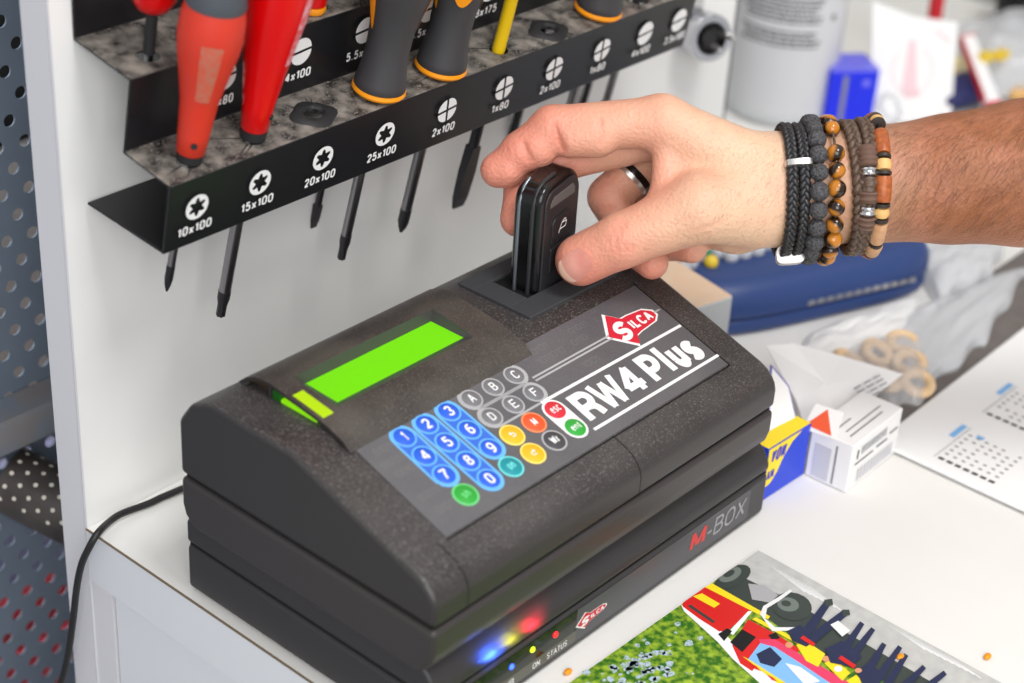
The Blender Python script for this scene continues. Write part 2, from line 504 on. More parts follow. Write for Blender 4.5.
def text2d(s, th, wide=1.0):
    """outline quads of a line of lettering of height one; th is the stroke"""
    vs, fs = [], []
    x = 0.0
    for ch in s:
        w, strokes = GL.get(ch, GL['-'])
        w *= wide
        k = 1.0 - th
        cutup = []
        for st in strokes:
            # a sharp turn starts a new stroke, so that no corner grows thin
            cur = [st[0]]
            for i in range(1, len(st)):
                cur.append(st[i])
                if i < len(st) - 1:
                    d0 = Vector((st[i][0] - st[i - 1][0], st[i][1] - st[i - 1][1])).normalized()
                    d1 = Vector((st[i + 1][0] - st[i][0], st[i + 1][1] - st[i][1])).normalized()
                    if d0.dot(d1) < -0.25:
                        cutup.append(cur)
                        cur = [st[i]]
            cutup.append(cur)
        for st in cutup:
            P = [Vector((x + th / 2 + px * w, th / 2 + py * k)) for px, py in st]
            closed = (P[0] - P[-1]).length < 1e-4
            if closed:
                P = P[:-1]
            m = len(P)
            L_, R_ = [], []
            for i in range(m):
                d0 = (P[i] - P[i - 1]) if (i > 0 or closed) else None
                d1 = (P[(i + 1) % m] - P[i]) if (i < m - 1 or closed) else None
                d0 = d0.normalized() if d0 is not None else d1.normalized()
                d1 = d1.normalized() if d1 is not None else d0
                n0, n1 = Vector((-d0.y, d0.x)), Vector((-d1.y, d1.x))
                b = n0 + n1
                b = b / max(0.5, b.dot(n0)) if b.length > 1e-3 else n1
                if b.length > 1.7:
                    b = b.normalized() * 1.7
                c = P[i].copy()
                L_.append(c + b * th / 2)
                R_.append(c - b * th / 2)
            o = len(vs)
            lv = len(fs) and (vs[-1][2] + 1) or 0
            vs += [(p.x, p.y, lv + 0.2 * q_) for q_, p in enumerate(L_)] + [(p.x, p.y, lv + 0.2 * q_) for q_, p in enumerate(R_)]
            for i in range(m if closed else m - 1):
                j_ = (i + 1) % m
                fs.append((o + i, o + m + i, o + m + j_, o + j_))
        x += w + th + 0.10 * wide + 0.02
    return vs, fs


def put_text(mb, s, fn, x0, y0, x1, y1, mi=0, bold=0.16, z=0.0, fit=True, shear=0.0):
    """lettering fitted to the box; fn(x, y, z) -> point; bold is the stroke over the height"""
    # draw it as wide as the box asks for, so that the stroke keeps its weight both ways
    bold = max(bold, 0.1)
    asp = (x1 - x0) / (y1 - y0)
    lo, hi = 0.05, 6.0
    if len(s) > 1 or s not in '1Il':
        for _ in range(24):
            mid_ = (lo + hi) / 2
            v_ = [p[0] for p in text2d(s, bold, mid_)[0]]
            if max(v_) - min(v_) < asp:
                lo = mid_
            else:
                hi = mid_
        wide = lo
    else:
        wide = 1.0
    vs, fs = text2d(s, bold, wide)
    xs = [v[0] for v in vs]
    ys = [v[1] for v in vs]
    ax = min(xs)
    sy = (y1 - y0) / max(ys)
    sx = (x1 - x0) / (max(xs) - ax)
    mb.add([fn(x0 + (v[0] - ax) * sx + shear * v[1] * sy, y0 + v[1] * sy, z + v[2] * sy * 0.0006) for v in vs], fs, mi)


def disc2(cx, cy, r, n=24, a0=0.0, a1=2 * PI):
    full = abs(a1 - a0 - 2 * PI) < 1e-6
    k = n if full else n + 1
    return [(cx + r * math.cos(a0 + (a1 - a0) * i / n), cy + r * math.sin(a0 + (a1 - a0) * i / n)) for i in range(k)]


def ring(mb, cx, cy, r0, r1, fn, z0, z1, mi=0, n=24):
    for i in range(n):
        a, b = 2 * PI * i / n, 2 * PI * (i + 1) / n
        P = [(cx + r * math.cos(t), cy + r * math.sin(t)) for r, t in ((r0, a), (r1, a), (r1, b), (r0, b))]
        mb.add([fn(x, y, z1) for x, y in P], [(0, 1, 2, 3)], mi)
        mb.add([fn(P[1][0], P[1][1], z0), fn(P[2][0], P[2][1], z0), fn(P[2][0], P[2][1], z1), fn(P[1][0], P[1][1], z1)], [(0, 1, 2, 3)], mi)


def pill(x0, y0, x1, y1, r, n=10):
    """capsule outline round the two points"""
    a = math.atan2(y1 - y0, x1 - x0)
    out = []
    for i in range(n + 1):
        t = a + PI / 2 + PI * i / n
        out.append((x0 + r * math.cos(t), y0 + r * math.sin(t)))
    for i in range(n + 1):
        t = a - PI / 2 + PI * i / n
        out.append((x1 + r * math.cos(t), y1 + r * math.sin(t)))
    return out


def frame(o, ex, ey, s=0.001):
    o, ex, ey = Vector(o), Vector(ex).normalized(), Vector(ey).normalized()
    en = ex.cross(ey).normalized()
    return lambda x, y, z=0.0: o + ex * (x * s) + ey * (y * s) + en * (z * s)


# ---------------------------------------------------------------- the setting
def structure(o):
    o['kind'] = 'structure'
    return o


structure(MB().box((-1.2, -1.6, -0.92), (1.6, 1.2, -0.9)).build('floor', M['floor']))
structure(MB().box((-1.2, 0.72, -0.9), (1.6, 0.75, 1.3)).build('wall_back', mat('off white wall', rgb(226, 226, 222), 0.7)))
structure(MB().box((0.93, -1.6, -0.9), (0.96, 0.75, 1.3)).build('wall_right', M['wall']))

# counter with worktop and side
t = thing('counter', 'white laminate counter with square front edge under the black key machine', 'counter', (0.3, 0.0, -0.9))
w = MB().box((-0.0045, -0.42, -0.028), (0.4605, 0.2033, 0.0))
w.box((0.4605, -0.42, -0.028), (0.93, 0.62, 0.0))
w.build('worktop', M['top'], t)
MB().box((-0.0048, -0.42, -0.0278), (-0.0044, 0.2033, -0.0006)).build('edge_band', M['carcass'], t)
MB().box((-0.0050, -0.42, -0.0006), (-0.0043, 0.2033, 0.0002)).build('edge_joint', M['line'], t)
MB().box((-0.0035, -0.4, -0.9), (0.014, 0.187, -0.028)).build('side_panel', M['carcass'], t)
MB().box((-0.0042, 0.1885, -0.9), (0.03, 0.2033, -0.0285)).build('back_post', M['edge'], t)
MB().box((0.03, 0.05, -0.9), (0.92, 0.066, -0.028)).build('back_panel', M['carcass'], t)

t = thing('tool_board', 'tall white laminate board standing at the back of the counter behind the rack', 'panel', (0.23, 0.212, -0.9))
MB().box((-0.0045, 0.2035, -0.9), (0.461, 0.2205, 0.62)).build('board', M['white'], t)
MB().box((-0.0048, 0.2040, -0.9), (-0.0044, 0.2203, 0.62)).build('edge_band', M['edge'], t)
MB().box((-0.0049, 0.2031, -0.9), (-0.0041, 0.2036, 0.62)).build('edge_joint', M['ltgrey'], t)

# perforated steel behind the board, real holes
def perforated(name, x0, x1, z0, z1, y, px, pz, hr, m):
    mb = MB()
    cols = int((x1 - x0) / (px / 2))
    rows = int((z1 - z0) / (pz / 2))
    n = 12
    for c in range(-1, cols + 1):
        for r in range(rows):
            if (c + r) % 2:
                continue
            cx, cz = x0 + c * px / 2, z0 + r * pz / 2
            # diamond cell with a round hole
            dia = [(cx - px / 2, cz), (cx, cz - pz / 2), (cx + px / 2, cz), (cx, cz + pz / 2)]
            outer = []
            for q in range(4):
                a, b = dia[q], dia[(q + 1) % 4]
                for k in range(n // 4):
                    f = k / (n // 4)
                    outer.append((a[0] + (b[0] - a[0]) * f, a[1] + (b[1] - a[1]) * f))
            inner = [(cx + hr * math.cos(PI + 2 * PI * k / n), cz + hr * math.sin(PI + 2 * PI * k / n)) for k in range(n)]
            vs = [(x, y, z) for x, z in outer] + [(x, y, z) for x, z in inner] + [(x, y + 0.0012, z) for x, z in inner]
            fs = []
            for k in range(n):
                k2 = (k + 1) % n
                fs.append((k, k2, n + k2, n + k))
                fs.append((n + k, n + k2, 2 * n + k2, 2 * n + k))
            mb.add(vs, fs)
    return mb


PX, PZ = 0.0140, 0.0230
t = thing('pegboard', 'blue grey perforated steel pegboard behind the left edge of the white board', 'pegboard', (0.0, 0.3, -0.45))
mb = perforated('p', 0.0462 - 0.014 * 22, 0.0462 + 0.014 * 8, 0.0908 - 0.023 * 23, 0.0908 + 0.023 * 14, 0.30, PX, PZ, 0.0031, None)
mb.build('panel_sheet', M['perf'], t)

t = thing('panel_rail', 'grey plastic rail fixed across the pegboard', 'rail', (0.0, 0.29, 0.0))
mb = MB().prism([(0.2995, 0.012), (0.284, 0.0105), (0.282, 0.008), (0.282, -0.006), (0.285, -0.006), (0.285, 0.007), (0.2995, 0.0085)], lambda a, b, x: (x, a, b), -0.2, 0.1)
mb.build('rail_body', M['rail'], t, smooth=40)
mb = MB()
for x in (-0.09, -0.045, 0.0, 0.045):
    mb.lathe([(0.003, 0), (0.003, 0.0012), (0.0018, 0.0018)], lambda a, b, h, x=x: (x + a, 0.2818 - h, 0.001 + b), 12)
mb.build('rail_screw', M['steel_dark'], t)

t = thing('perforated_tube', 'dull brown perforated metal tube below the grey rail', 'tube', (0.02, 0.25, -0.03))
c0, c1 = Vector((0.01797, 0.28800, -0.01307)), Vector((-0.01326, 0.20000, -0.00262))
c0 = c0 + Vector((0, 0, -0.016))
c1 = c0 + (Vector((0.022, -0.050, -0.016)))
ax = (c1 - c0).normalized()
uu = ax.cross(Vector((0, 0, 1))).normalized()
ww = uu.cross(ax)
c0 = c0 - ax * 0.004
mb = MB().lathe([(0.014, 0), (0.0165, 0.0), (0.0165, 0.062), (0.014, 0.062), (0.014, 0.002)], lambda a, b, h: c0 + uu * a + ww * b + ax * h, 32, cap=False)
mb.build('tube_body', M['brown'], t, smooth=50)
for i in range(9):
    for j in range(8):
        h = 0.004 + i * 0.0064
        an = 0.1 + j * 0.42 + (0.21 if i % 2 else 0)
        n_ = uu * math.cos(an) + ww * math.sin(an)
        c = c0 + ax * h + n_ * 0.01656
        e = n_.cross(ax)
        if i == 0 and j == 0:
            spots = MB()
        spots.poly([c + (ax * math.cos(2 * PI * k / 10) + e * math.sin(2 * PI * k / 10)) * 0.0011 for k in range(10)])
so = spots.build('perforations', M['cream'], t)

# what shows through the holes
o = MB().box((-0.25, 0.46, 0.0493), (0.35, 0.50, 0.40)).build('wall_cabinet', M['dark'], bevel=(0.003, 2)); tag(o, 'black wall cabinet seen through the upper holes of the pegboard', 'cabinet')
o = MB().box((-0.08, 0.44, -0.2312), (0.25, 0.5, -0.1768)).build('drawer_box', M['violet'], bevel=(0.004, 2)); tag(o, 'grey violet plastic box seen through the lower holes of the pegboard', 'box')
o = MB().box((-0.08, 0.44, -0.50), (0.25, 0.5, -0.2803)).build('storage_bin', M['crimson'], bevel=(0.004, 2)); tag(o, 'red plastic bin seen through the lowest holes of the pegboard', 'bin')
o = MB().box((0.5225, 0.247, 0.0003), (0.5315, 0.255, 0.62)).build('shade_strip', M['grey_rubber'], bevel=(0.001, 2), loc=(0.527, 0.251, 0.0)); tag(o, 'dark grey strip standing in for shade between the white board and the grey canister', 'shade strip')  # shade in the gap behind the board, built as a dark strip

# ---------------------------------------------------------------- screwdriver rack
TH = 0.1908
RO = Vector((0, 0.149, 0.1808))
RA = Vector((0, math.cos(TH), math.sin(TH)))
RB = Vector((0, -math.sin(TH), math.cos(TH)))


def rk(x, a, b):
    return RO + Vector((x, 0, 0)) + RA * a + RB * b


RX0, RX1 = 0.006, 0.3415
HA = {0.0232: 0.0098, 0.0555: 0.0098, 0.0892: 0.0105, 0.1256: 0.0098, 0.1632: 0.0095, 0.2017: 0.0095, 0.2362: 0.0095, 0.2719: 0.0095, 0.3025: 0.0092, 0.331: 0.009}
HU = {0.0228: 0.0375, 0.063: 0.0375, 0.104: 0.035, 0.137: 0.0375, 0.177: 0.0375, 0.2733: 0.0375, 0.329: 0.0375}

rack = thing('screwdriver_rack', 'black stepped steel tool rack with white size markings on the white board', 'tool rack', (0.17, 0.18, 0.15))
prof = [(0.0466, -0.0361), (0.0, -0.0317), (0.0, 0.0), (0.0271, 0.0), (0.0271, 0.0321), (0.0606, 0.0321), (0.066, 0.068), (0.072, 0.105)]


def sheet(mb, pts, x0, x1, th=0.0012):
    """folded sheet: offset polyline swept along x"""
    P = [Vector(p) for p in pts]
    nrm = []
    for i in range(len(P)):
        ds = []
        if i > 0:
            ds.append((P[i] - P[i - 1]).normalized())
        if i < len(P) - 1:
            ds.append((P[i + 1] - P[i]).normalized())
        ns = [Vector((d.y, -d.x)) for d in ds]
        n_ = sum(ns, Vector((0, 0)))
        n_ = n_ / max(0.3, n_.length_squared) * (2.0 if len(ns) == 2 else 1.0) if len(ns) == 2 else n_
        nrm.append(n_)
    Q = [P[i] - nrm[i] * -th for i in range(len(P))]
    k = len(P)
    vs = [rk(x0, p.x, p.y) for p in P] + [rk(x1, p.x, p.y) for p in P] + [rk(x0, p.x, p.y) for p in Q] + [rk(x1, p.x, p.y) for p in Q]
    fs = []
    for i in range(k - 1):
        fs += [(i, i + 1, k + i + 1, k + i), (2 * k + i, 3 * k + i, 3 * k + i + 1, 2 * k + i + 1)]
        fs += [(i, 2 * k + i, 2 * k + i + 1, i + 1), (k + i, k + i + 1, 3 * k + i + 1, 3 * k + i)]
    fs += [(0, k, 3 * k, 2 * k), (k - 1, 3 * k - 1, 4 * k - 1, 2 * k - 1)]
    mb.add(vs, fs)


mb = MB()
sheet(mb, prof, RX0, RX1)
body = mb.build('rack_sheet', [M['metal_black'], M['shelf']], rack)
cut = MB()
for x, a in list(HA.items()) + list(HU.items()):
    b00 = 0.0 if a < 0.02 else 0.032
    cut.lathe([(0.0043, -0.06 if x > 0.05 or a < 0.02 else 0.02), (0.0043, 0.05)], lambda p, q, h, x=x, a=a, b00=b00: rk(x + p + (h - b00) * 0.056, a + q, h), 16)
cutter = cut.build('cutter', M['metal_black'])
bo = body.modifiers.new('holes', 'BOOLEAN')
bo.object = cutter
bo.operation = 'DIFFERENCE'
bo.solver = 'EXACT'
# the parent sits away from the origin, so evaluate where both really stand
bpy.context.view_layer.update()
dg = bpy.context.evaluated_depsgraph_get()
me = bpy.data.meshes.new_from_object(body.evaluated_get(dg))
body.modifiers.clear()
body.data = me
bpy.data.objects.remove(cutter)
for p in me.polygons:
    c = WM[body.name] @ p.center
    b_ = (c - RO).dot(RB)
    nz = p.normal.dot(RB)
    if abs(nz) > 0.85 and b_ > -0.003:
        p.material_index = 1
    else:
        p.material_index = 0
bv = body.modifiers.new('bevel', 'BEVEL')
bv.width = 0.0008
bv.segments = 2
bv.limit_method = 'ANGLE'
bv.angle_limit = 0.9

# torn rubber grommets in the empty holes
for x in (0.0892, 0.2362, 0.331):
    a = HA[x]
    mb = MB()
    mb.lathe([(0.0043, -0.001), (0.0043, 0.0006), (0.0052, 0.0014), (0.0085, 0.0012), (0.0105, 0.0002)], lambda p, q, h, x=x, a=a: rk(x + p, a + q * 0.86, h), 28,
             mod=lambda an, h: 1 + (0.10 * math.cos(4 * an + 0.7) if h < 0.001 and h > 0 else 0), cap=False)
    mb.build('grommet', M['rubber'], rack, smooth=40)
# dark slits worn round the holes
for i, (x, a) in enumerate(list(HA.items())[:8]):
    mb = MB()
    for k in range(5):
        an = random.uniform(0, 2 * PI)
        L_ = random.uniform(0.008, 0.013)
        cx, cy = 0.0052 * math.cos(an), 0.0052 * math.sin(an)
        ex, ey = cx + L_ * math.cos(an), max(-0.0088, min(0.013, cy + L_ * math.sin(an)))
        if a + ey > 0.026:
            continue
        n2 = Vector((-math.sin(an), math.cos(an))) * 0.0004
        mb.add([rk(x + cx - n2.x, a + cy - n2.y, 0.0002), rk(x + cx + n2.x, a + cy + n2.y, 0.0002), rk(x + ex, a + ey, 0.0002)], [(0, 1, 2)])
    if mb.f:
        mb.build('slit_marks', M['rubber'], rack)

# white size symbols and numbers
fl = lambda x, y, z=0.0: rk(x, -0.0001 - 0.0012 - z, y)


def symbol(kind, x, b, fn, r=0.0056, rot=0.0):
    mb = MB()
    if kind == 'torx':
        n = 48
        outer = disc2(x, b, r, n)
        star = []
        for i in range(n):
            an = 2 * PI * i / n
            q = r * (0.60 + 0.17 * math.cos(6 * an + PI))
            star.append((x + q * math.cos(an), b + q * math.sin(an)))
        mb.add([fn(p, q) for p, q in outer] + [fn(p, q) for p, q in star], [(i, (i + 1) % n, n + (i + 1) % n, n + i) for i in range(n)])
    elif kind == 'cross':
        for k in range(4):
            a0 = rot + k * PI / 2
            cx, cy = 0.0006 * math.sqrt(2) * math.cos(a0 + PI / 4), 0.0006 * math.sqrt(2) * math.sin(a0 + PI / 4)
            pts = [(x + cx, b + cy)] + [(x + cx + (r - 0.0005) * math.cos(a0 + PI / 2 * i / 8), b + cy + (r - 0.0005) * math.sin(a0 + PI / 2 * i / 8)) for i in range(9)]
            mb.poly([fn(p, q) for p, q in pts])
    else:
        for k in range(2):
            a0 = rot + k * PI
            cx, cy = 0.0006 * math.cos(a0 + PI / 2), 0.0006 * math.sin(a0 + PI / 2)
            pts = [(x + cx + r * math.cos(a0 + PI * i / 16), b + cy + r * math.sin(a0 + PI * i / 16)) for i in range(17)]
            mb.poly([fn(p, q) for p, q in pts])
    return mb


for kind, x, s, wd in (('torx', 0.0196, '10x100', 0.0168), ('torx', 0.0518, '15x100', 0.0168), ('torx', 0.086, '20x100', 0.0172), ('torx', 0.1219, '25x100', 0.0172),
                       ('cross', 0.1602, '2x100', 0.0142), ('cross', 0.1977, '1x80', 0.0112), ('cross', 0.2326, '2x100', 0.0142), ('cross', 0.2678, '1x80', 0.0112),
                       ('slot', 0.3014, '4x100', 0.0142), ('slot', 0.3288, '3.5x100', 0.0165)):
    symbol(kind, x, -0.0133, fl, rot=0.12 if kind == 'cross' else 0.1).build('size_symbol', M['wprint'], rack)
    mb = MB()
    put_text(mb, s, fl, x - wd / 2, -0.0252, x + wd / 2, -0.0208, bold=0.19)
    mb.build('size_number', M['wprint'], rack)
fu = lambda x, y, z=0.0: rk(x, 0.0271 - 0.0013 - z, y)
for x, s, wd in ((0.0525, '3x80', 0.0112), (0.0929, '4x100', 0.0142), (0.1295, '5.5x125', 0.018), (0.168, '6.5x150', 0.018), (0.208, '8x175', 0.0145), (0.25, '8x200', 0.0145)):
    symbol('slot', x, 0.0205, fu, rot=0.1).build('size_symbol', M['wprint'], rack)
    mb = MB()
    put_text(mb, s, fu, x - wd / 2, 0.0075, x + wd / 2, 0.0119, bold=0.19)
    mb.build('size_number', M['wprint'], rack)


# ---------------------------------------------------------------- screwdrivers
def hexmod(k, n=6, lo=0.0, hi=1.0):
    return lambda an, h: 1 + (k * math.cos(n * an) if lo < h < hi else 0)


def driver(label, x, a, b0, prof, mats, shaft_r, tip_b, tip, parts, lobes=0.0, group='screwdrivers in the rack', shaft_mat='steel', lean=3.2):
    t = thing('screwdriver', label, 'screwdriver', rk(x, a, b0), (TH, 0, 0), group)
    le = math.radians(lean)      # it leans a little in its hole
    o_, dx, dh = rk(x, a, b0), Vector((math.cos(le), 0, 0)) - RB * math.sin(le), RB * math.cos(le) + Vector((math.sin(le), 0, 0))
    fr = lambda p, q, h: o_ + dx * p + RA * q + dh * h
    mb = MB().lathe(prof, fr, 36, mod=hexmod(lobes, 6, 0.02, 0.2))
    mb.build('handle', M[mats], t, smooth=50)
    L_ = tip_b - b0
    if tip == 'flat':
        tw, tl, tk = 0.0042, 0.016, shaft_r
        mb = MB().tube([fr(0, 0, 0.002), fr(0, 0, L_ + tl + 0.018)], shaft_r, 14)
        mb.build('shaft', M[shaft_mat], t, smooth=50)
        mb = MB()
        rows = [(shaft_r, shaft_r, L_ + tl + 0.018), (tw * 0.95, shaft_r * 0.8, L_ + tl + 0.004), (tw, 0.0013, L_ + tl * 0.35), (tw * 0.86, 0.0005, L_)]
        vs = []
        for hw, hd, h in rows:
            vs += [fr(-hw, -hd, h), fr(hw, -hd, h), fr(hw, hd, h), fr(-hw, hd, h)]
        fs = [(0, 1, 2, 3), (12, 15, 14, 13)]
        for i in range(3):
            for j in range(4):
                fs.append((4 * i + j, 4 * i + (j + 1) % 4, 4 * i + 4 + (j + 1) % 4, 4 * i + 4 + j))
        mb.add(vs, fs)
        mb.build('blade_tip', M['steel_dark'], t)
    else:
        mb = MB().tube([fr(0, 0, 0.002), fr(0, 0, L_ + 0.012)], shaft_r, 14)
        mb.build('shaft', M[shaft_mat], t, smooth=50)
        if tip == 'torx':
            mb = MB().lathe([(shaft_r * 1.04, L_ + 0.0128), (shaft_r * 1.04, L_ + 0.009), (shaft_r * 0.72, L_ + 0.0055), (shaft_r * 0.70, L_)], fr, 24,
                            mod=lambda an, h: 1 + (0.12 * math.cos(6 * an) if h < L_ + 0.006 else 0))
        elif tip == 'cross':
            mb = MB().lathe([(shaft_r * 1.03, L_ + 0.0128), (shaft_r * 1.03, L_ + 0.006), (shaft_r * 0.8, L_ + 0.0035), (shaft_r * 0.25, L_)], fr, 24,
                            mod=lambda an, h: 1 + (0.16 * math.cos(4 * an) if h < L_ + 0.006 else 0))
        else:
            tw = shaft_r * 1.25
            mb = MB()
            vs = []
            for hw, hd, h in ((shaft_r, shaft_r, L_ + 0.0125), (tw, shaft_r * 0.6, L_ + 0.005), (tw * 0.8, 0.0003, L_)):
                vs += [fr(-hw, -hd, h), fr(hw, -hd, h), fr(hw, hd, h), fr(-hw, hd, h)]
            fs = [(0, 1, 2, 3), (8, 11, 10, 9)]
            for i in range(2):
                for j in range(4):
                    fs.append((4 * i + j, 4 * i + (j + 1) % 4, 4 * i + 4 + (j + 1) % 4, 4 * i + 4 + j))
            mb.add(vs, fs)
        mb.build('blade_tip', M['steel_dark'], t, smooth=40)
    for nm, pr_, mt in parts:
        MB().lathe(pr_, fr, 36).build(nm, M[mt], t, smooth=45)
    return t, fr


def patch(fr, prof, h0, h1, a0, a1, off=0.0002, n=8, m=8, oval=False):
    """curved label lying on a turned handle; angles about its axis"""
    def rad(h):
        for (r0, z0), (r1, z1) in zip(prof, prof[1:]):
            if z0 <= h <= z1:
                return r0 + (r1 - r0) * (h - z0) / max(1e-9, z1 - z0)
        return prof[-1][0]
    mb = MB()
    vs = []
    for i in range(n + 1):
        for j in range(m + 1):
            s, u = i / n * 2 - 1, j / m * 2 - 1
            if oval:
                s, u = s * math.sqrt(1 - u * u / 2), u * math.sqrt(1 - s * s / 2)
            h = (h0 + h1) / 2 + (h1 - h0) / 2 * s
            an = (a0 + a1) / 2 + (a1 - a0) / 2 * u
            r = rad(h) + off
            vs.append(fr(r * math.cos(an), r * math.sin(an), h))
    fs = [(i * (m + 1) + j, i * (m + 1) + j + 1, (i + 1) * (m + 1) + j + 1, (i + 1) * (m + 1) + j) for i in range(n) for j in range(m)]
    return mb.add(vs, fs)


VIEW = -2.25   # the side of a handle that faces out to the left front
pA = [(0.0050, 0.0035), (0.0056, 0.004), (0.0062, 0.012), (0.0073, 0.026), (0.0094, 0.037), (0.0117, 0.048), (0.0124, 0.054), (0.0121, 0.061), (0.0112, 0.066)]
t, fr = driver('matte orange red screwdriver with grey collar, leftmost on the lower step of the black rack', 0.0232, HA[0.0232], 0.0008, pA, 'red_matte', 0.0017, -0.061, 'cross',
               [('end_ring', [(0.0022, 0.0), (0.0050, 0.0), (0.0053, 0.0036), (0.0035, 0.0038)], 'rubber'),
                ('collar', [(0.0109, 0.0655), (0.0116, 0.067), (0.0104, 0.074), (0.0104, 0.084), (0.0125, 0.096), (0.0095, 0.106)], 'grey_rubber')], lean=4.0)
patch(fr, pA, 0.0295, 0.0545, VIEW - 0.30, VIEW + 0.36).build('worn_label', M['worn'], t, smooth=60)
mb = MB()
c = VIEW + 0.05
mb.lathe([(0.0013, 0), (0.0013, 0.0005)], lambda p, q, h: fr((0.0060 + h) * math.cos(c) - p * math.sin(c), (0.0060 + h) * math.sin(c) + p * math.cos(c), 0.0095 + q), 14)
mb.build('hang_hole', M['rubber'], t)

pB = [(0.0052, 0.004), (0.0056, 0.0045), (0.0064, 0.015), (0.0084, 0.030), (0.0108, 0.045), (0.0128, 0.057), (0.0142, 0.072), (0.0145, 0.09), (0.012, 0.108)]
t, fr = driver('glossy red screwdriver with a pale scuffed stripe, second on the lower rack step', 0.0555, HA[0.0555], 0.0008, pB, 'red_gloss', 0.0026, -0.087, 'torx',
               [('end_ring', [(0.0022, 0.0), (0.0052, 0.0), (0.0056, 0.0042), (0.0035, 0.0044)], 'rubber')])
patch(fr, pB, 0.036, 0.085, VIEW + 0.75, VIEW + 1.12).build('scuffed_stripe', M['scuff'], t, smooth=60)
mb = MB()
c2_ = VIEW + 1.0
mb.lathe([(0.0012, 0), (0.0012, 0.0005)], lambda p, q, h: fr((0.0062 + h) * math.cos(c2_) - p * math.sin(c2_), (0.0062 + h) * math.sin(c2_) + p * math.cos(c2_), 0.0115 + q), 14)
mb.build('hang_hole', M['rubber'], t)

pC = [(0.0100, 0.0012), (0.0112, 0.003), (0.0108, 0.006), (0.0098, 0.012), (0.0092, 0.020), (0.0094, 0.030), (0.0118, 0.042), (0.0148, 0.054), (0.0166, 0.070), (0.0166, 0.09), (0.0120, 0.108)]


def grip_driver(label, x, sr, tb, tip, oval):
    t, fr = driver(label, x, HA[x], 0.0009, pC, 'handle_grey', sr, tb, tip,
                   [('orange_rim', [(0.0024, 0.0), (0.0108, 0.0), (0.0117, 0.0012), (0.0114, 0.0026), (0.0100, 0.0030)], 'orange')], lobes=0.02)
    if oval:
        p_ = patch(fr, pC, 0.035, 0.075, VIEW - 0.55, VIEW + 0.55, oval=True, off=0.0004).build('oval_inlay', M['orange'], t, smooth=60)
        mb = MB()
        for i, (h, w_) in enumerate(((0.048, 0.24), (0.051, 0.3), (0.054, 0.2), (0.042, 0.1))):
            q = patch(fr, pC, h, h + 0.0012, VIEW - w_ - 0.05, VIEW + w_ - 0.1, off=0.0007)
            mb.add(q.v, q.f)
        mb.build('inlay_marks', M['ink'], t, smooth=60)
    for s in (-1.15, 1.25):
        patch(fr, pC, 0.030, 0.088, VIEW + s - 0.22, VIEW + s + 0.22, off=0.0005, oval=True).build('orange_inlay', M['orange'], t, smooth=60)
    return t


grip_driver('charcoal grip screwdriver with orange rim, standing over the 25x100 marking', 0.1256, 0.0024, -0.085, 'torx', False)
grip_driver('charcoal grip screwdriver with an orange oval inlay, over the first 2x100 marking', 0.1632, 0.0026, -0.0845, 'cross', True)
grip_driver('charcoal grip screwdriver with orange rim at the right part of the rack', 0.2719, 0.0022, -0.07, 'cross', False)

pY = [(0.0028, -0.002), (0.0030, 0.0), (0.0030, 0.080), (0.0075, 0.084), (0.0120, 0.092), (0.0125, 0.12), (0.009, 0.14)]
driver('screwdriver with yellow insulated shaft and flat black blade', 0.2017, HA[0.2017], 0.0003, pY, 'yellow', 0.0026, -0.0845, 'flat',
       [('shaft_sleeve', [(0.0026, -0.034), (0.0031, -0.034), (0.0031, -0.0025), (0.0026, -0.0025)], 'rubber')], shaft_mat='steel_dark')
pR = [(0.0060, 0.003), (0.0075, 0.006), (0.0085, 0.02), (0.0105, 0.04), (0.0125, 0.06), (0.0125, 0.08), (0.009, 0.1)]
driver('red screwdriver farthest right on the lower step of the black rack', 0.3025, HA[0.3025], 0.0008, pR, 'red_gloss', 0.002, -0.07, 'slot',
       [('end_ring', [(0.0022, 0.0), (0.0058, 0.0), (0.0062, 0.0032), (0.004, 0.0034)], 'rubber')])

# upper step
pU = [(0.0030, 0.0), (0.0062, 0.0015), (0.0088, 0.006), (0.0100, 0.014), (0.0104, 0.03), (0.0115, 0.06), (0.010, 0.085)]
driver('red rounded screwdriver handle on the upper step at the left end of the rack', 0.0228, HU[0.0228], 0.0515, pU, 'red_gloss', 0.0018, 0.012, 'slot',
       [('collar', [(0.0019, -0.018), (0.0023, -0.018), (0.0023, -0.002), (0.0030, 0.0008)], 'rubber')], lean=0.0)
pV = [(0.0052, 0.003), (0.0062, 0.0036), (0.0068, 0.012), (0.0082, 0.03), (0.0105, 0.06), (0.009, 0.09)]
driver('red screwdriver with an orange yellow rim on the upper step behind the glossy red handle', 0.104, HU[0.104], 0.0324, pV, 'red_gloss', 0.002, -0.02, 'slot',
       [('yellow_rim', [(0.0022, 0.0), (0.0060, 0.0), (0.0066, 0.0014), (0.0062, 0.003), (0.004, 0.0032)], 'orange')])
pW = [(0.0060, 0.025), (0.0085, 0.03), (0.0095, 0.05), (0.0125, 0.08), (0.011, 0.12)]
for x, lab, tb, tip, sr in ((0.137, 'long screwdriver with thin slotted tip below the 20x100 and 25x100 markings', -0.0886, 'slot', 0.0016),
                        (0.177, 'steel shafted screwdriver above the 6.5 marking on the upper step', -0.045, 'slot', 0.0019),
                        (0.2733, 'long dark shafted screwdriver whose tip hangs behind the pointing finger', -0.129, 'slot', 0.0022),
                        (0.329, 'steel shafted screwdriver at the far right of the upper step', -0.10, 'cross', 0.0018)):
    driver(lab, x, HU[x], 0.0324, pW, 'red_gloss', sr, tb, tip, [('collar', [(0.0026, 0.0), (0.0042, 0.0), (0.0050, 0.022), (0.0060, 0.0252)], 'rubber')], shaft_mat='steel_dark')

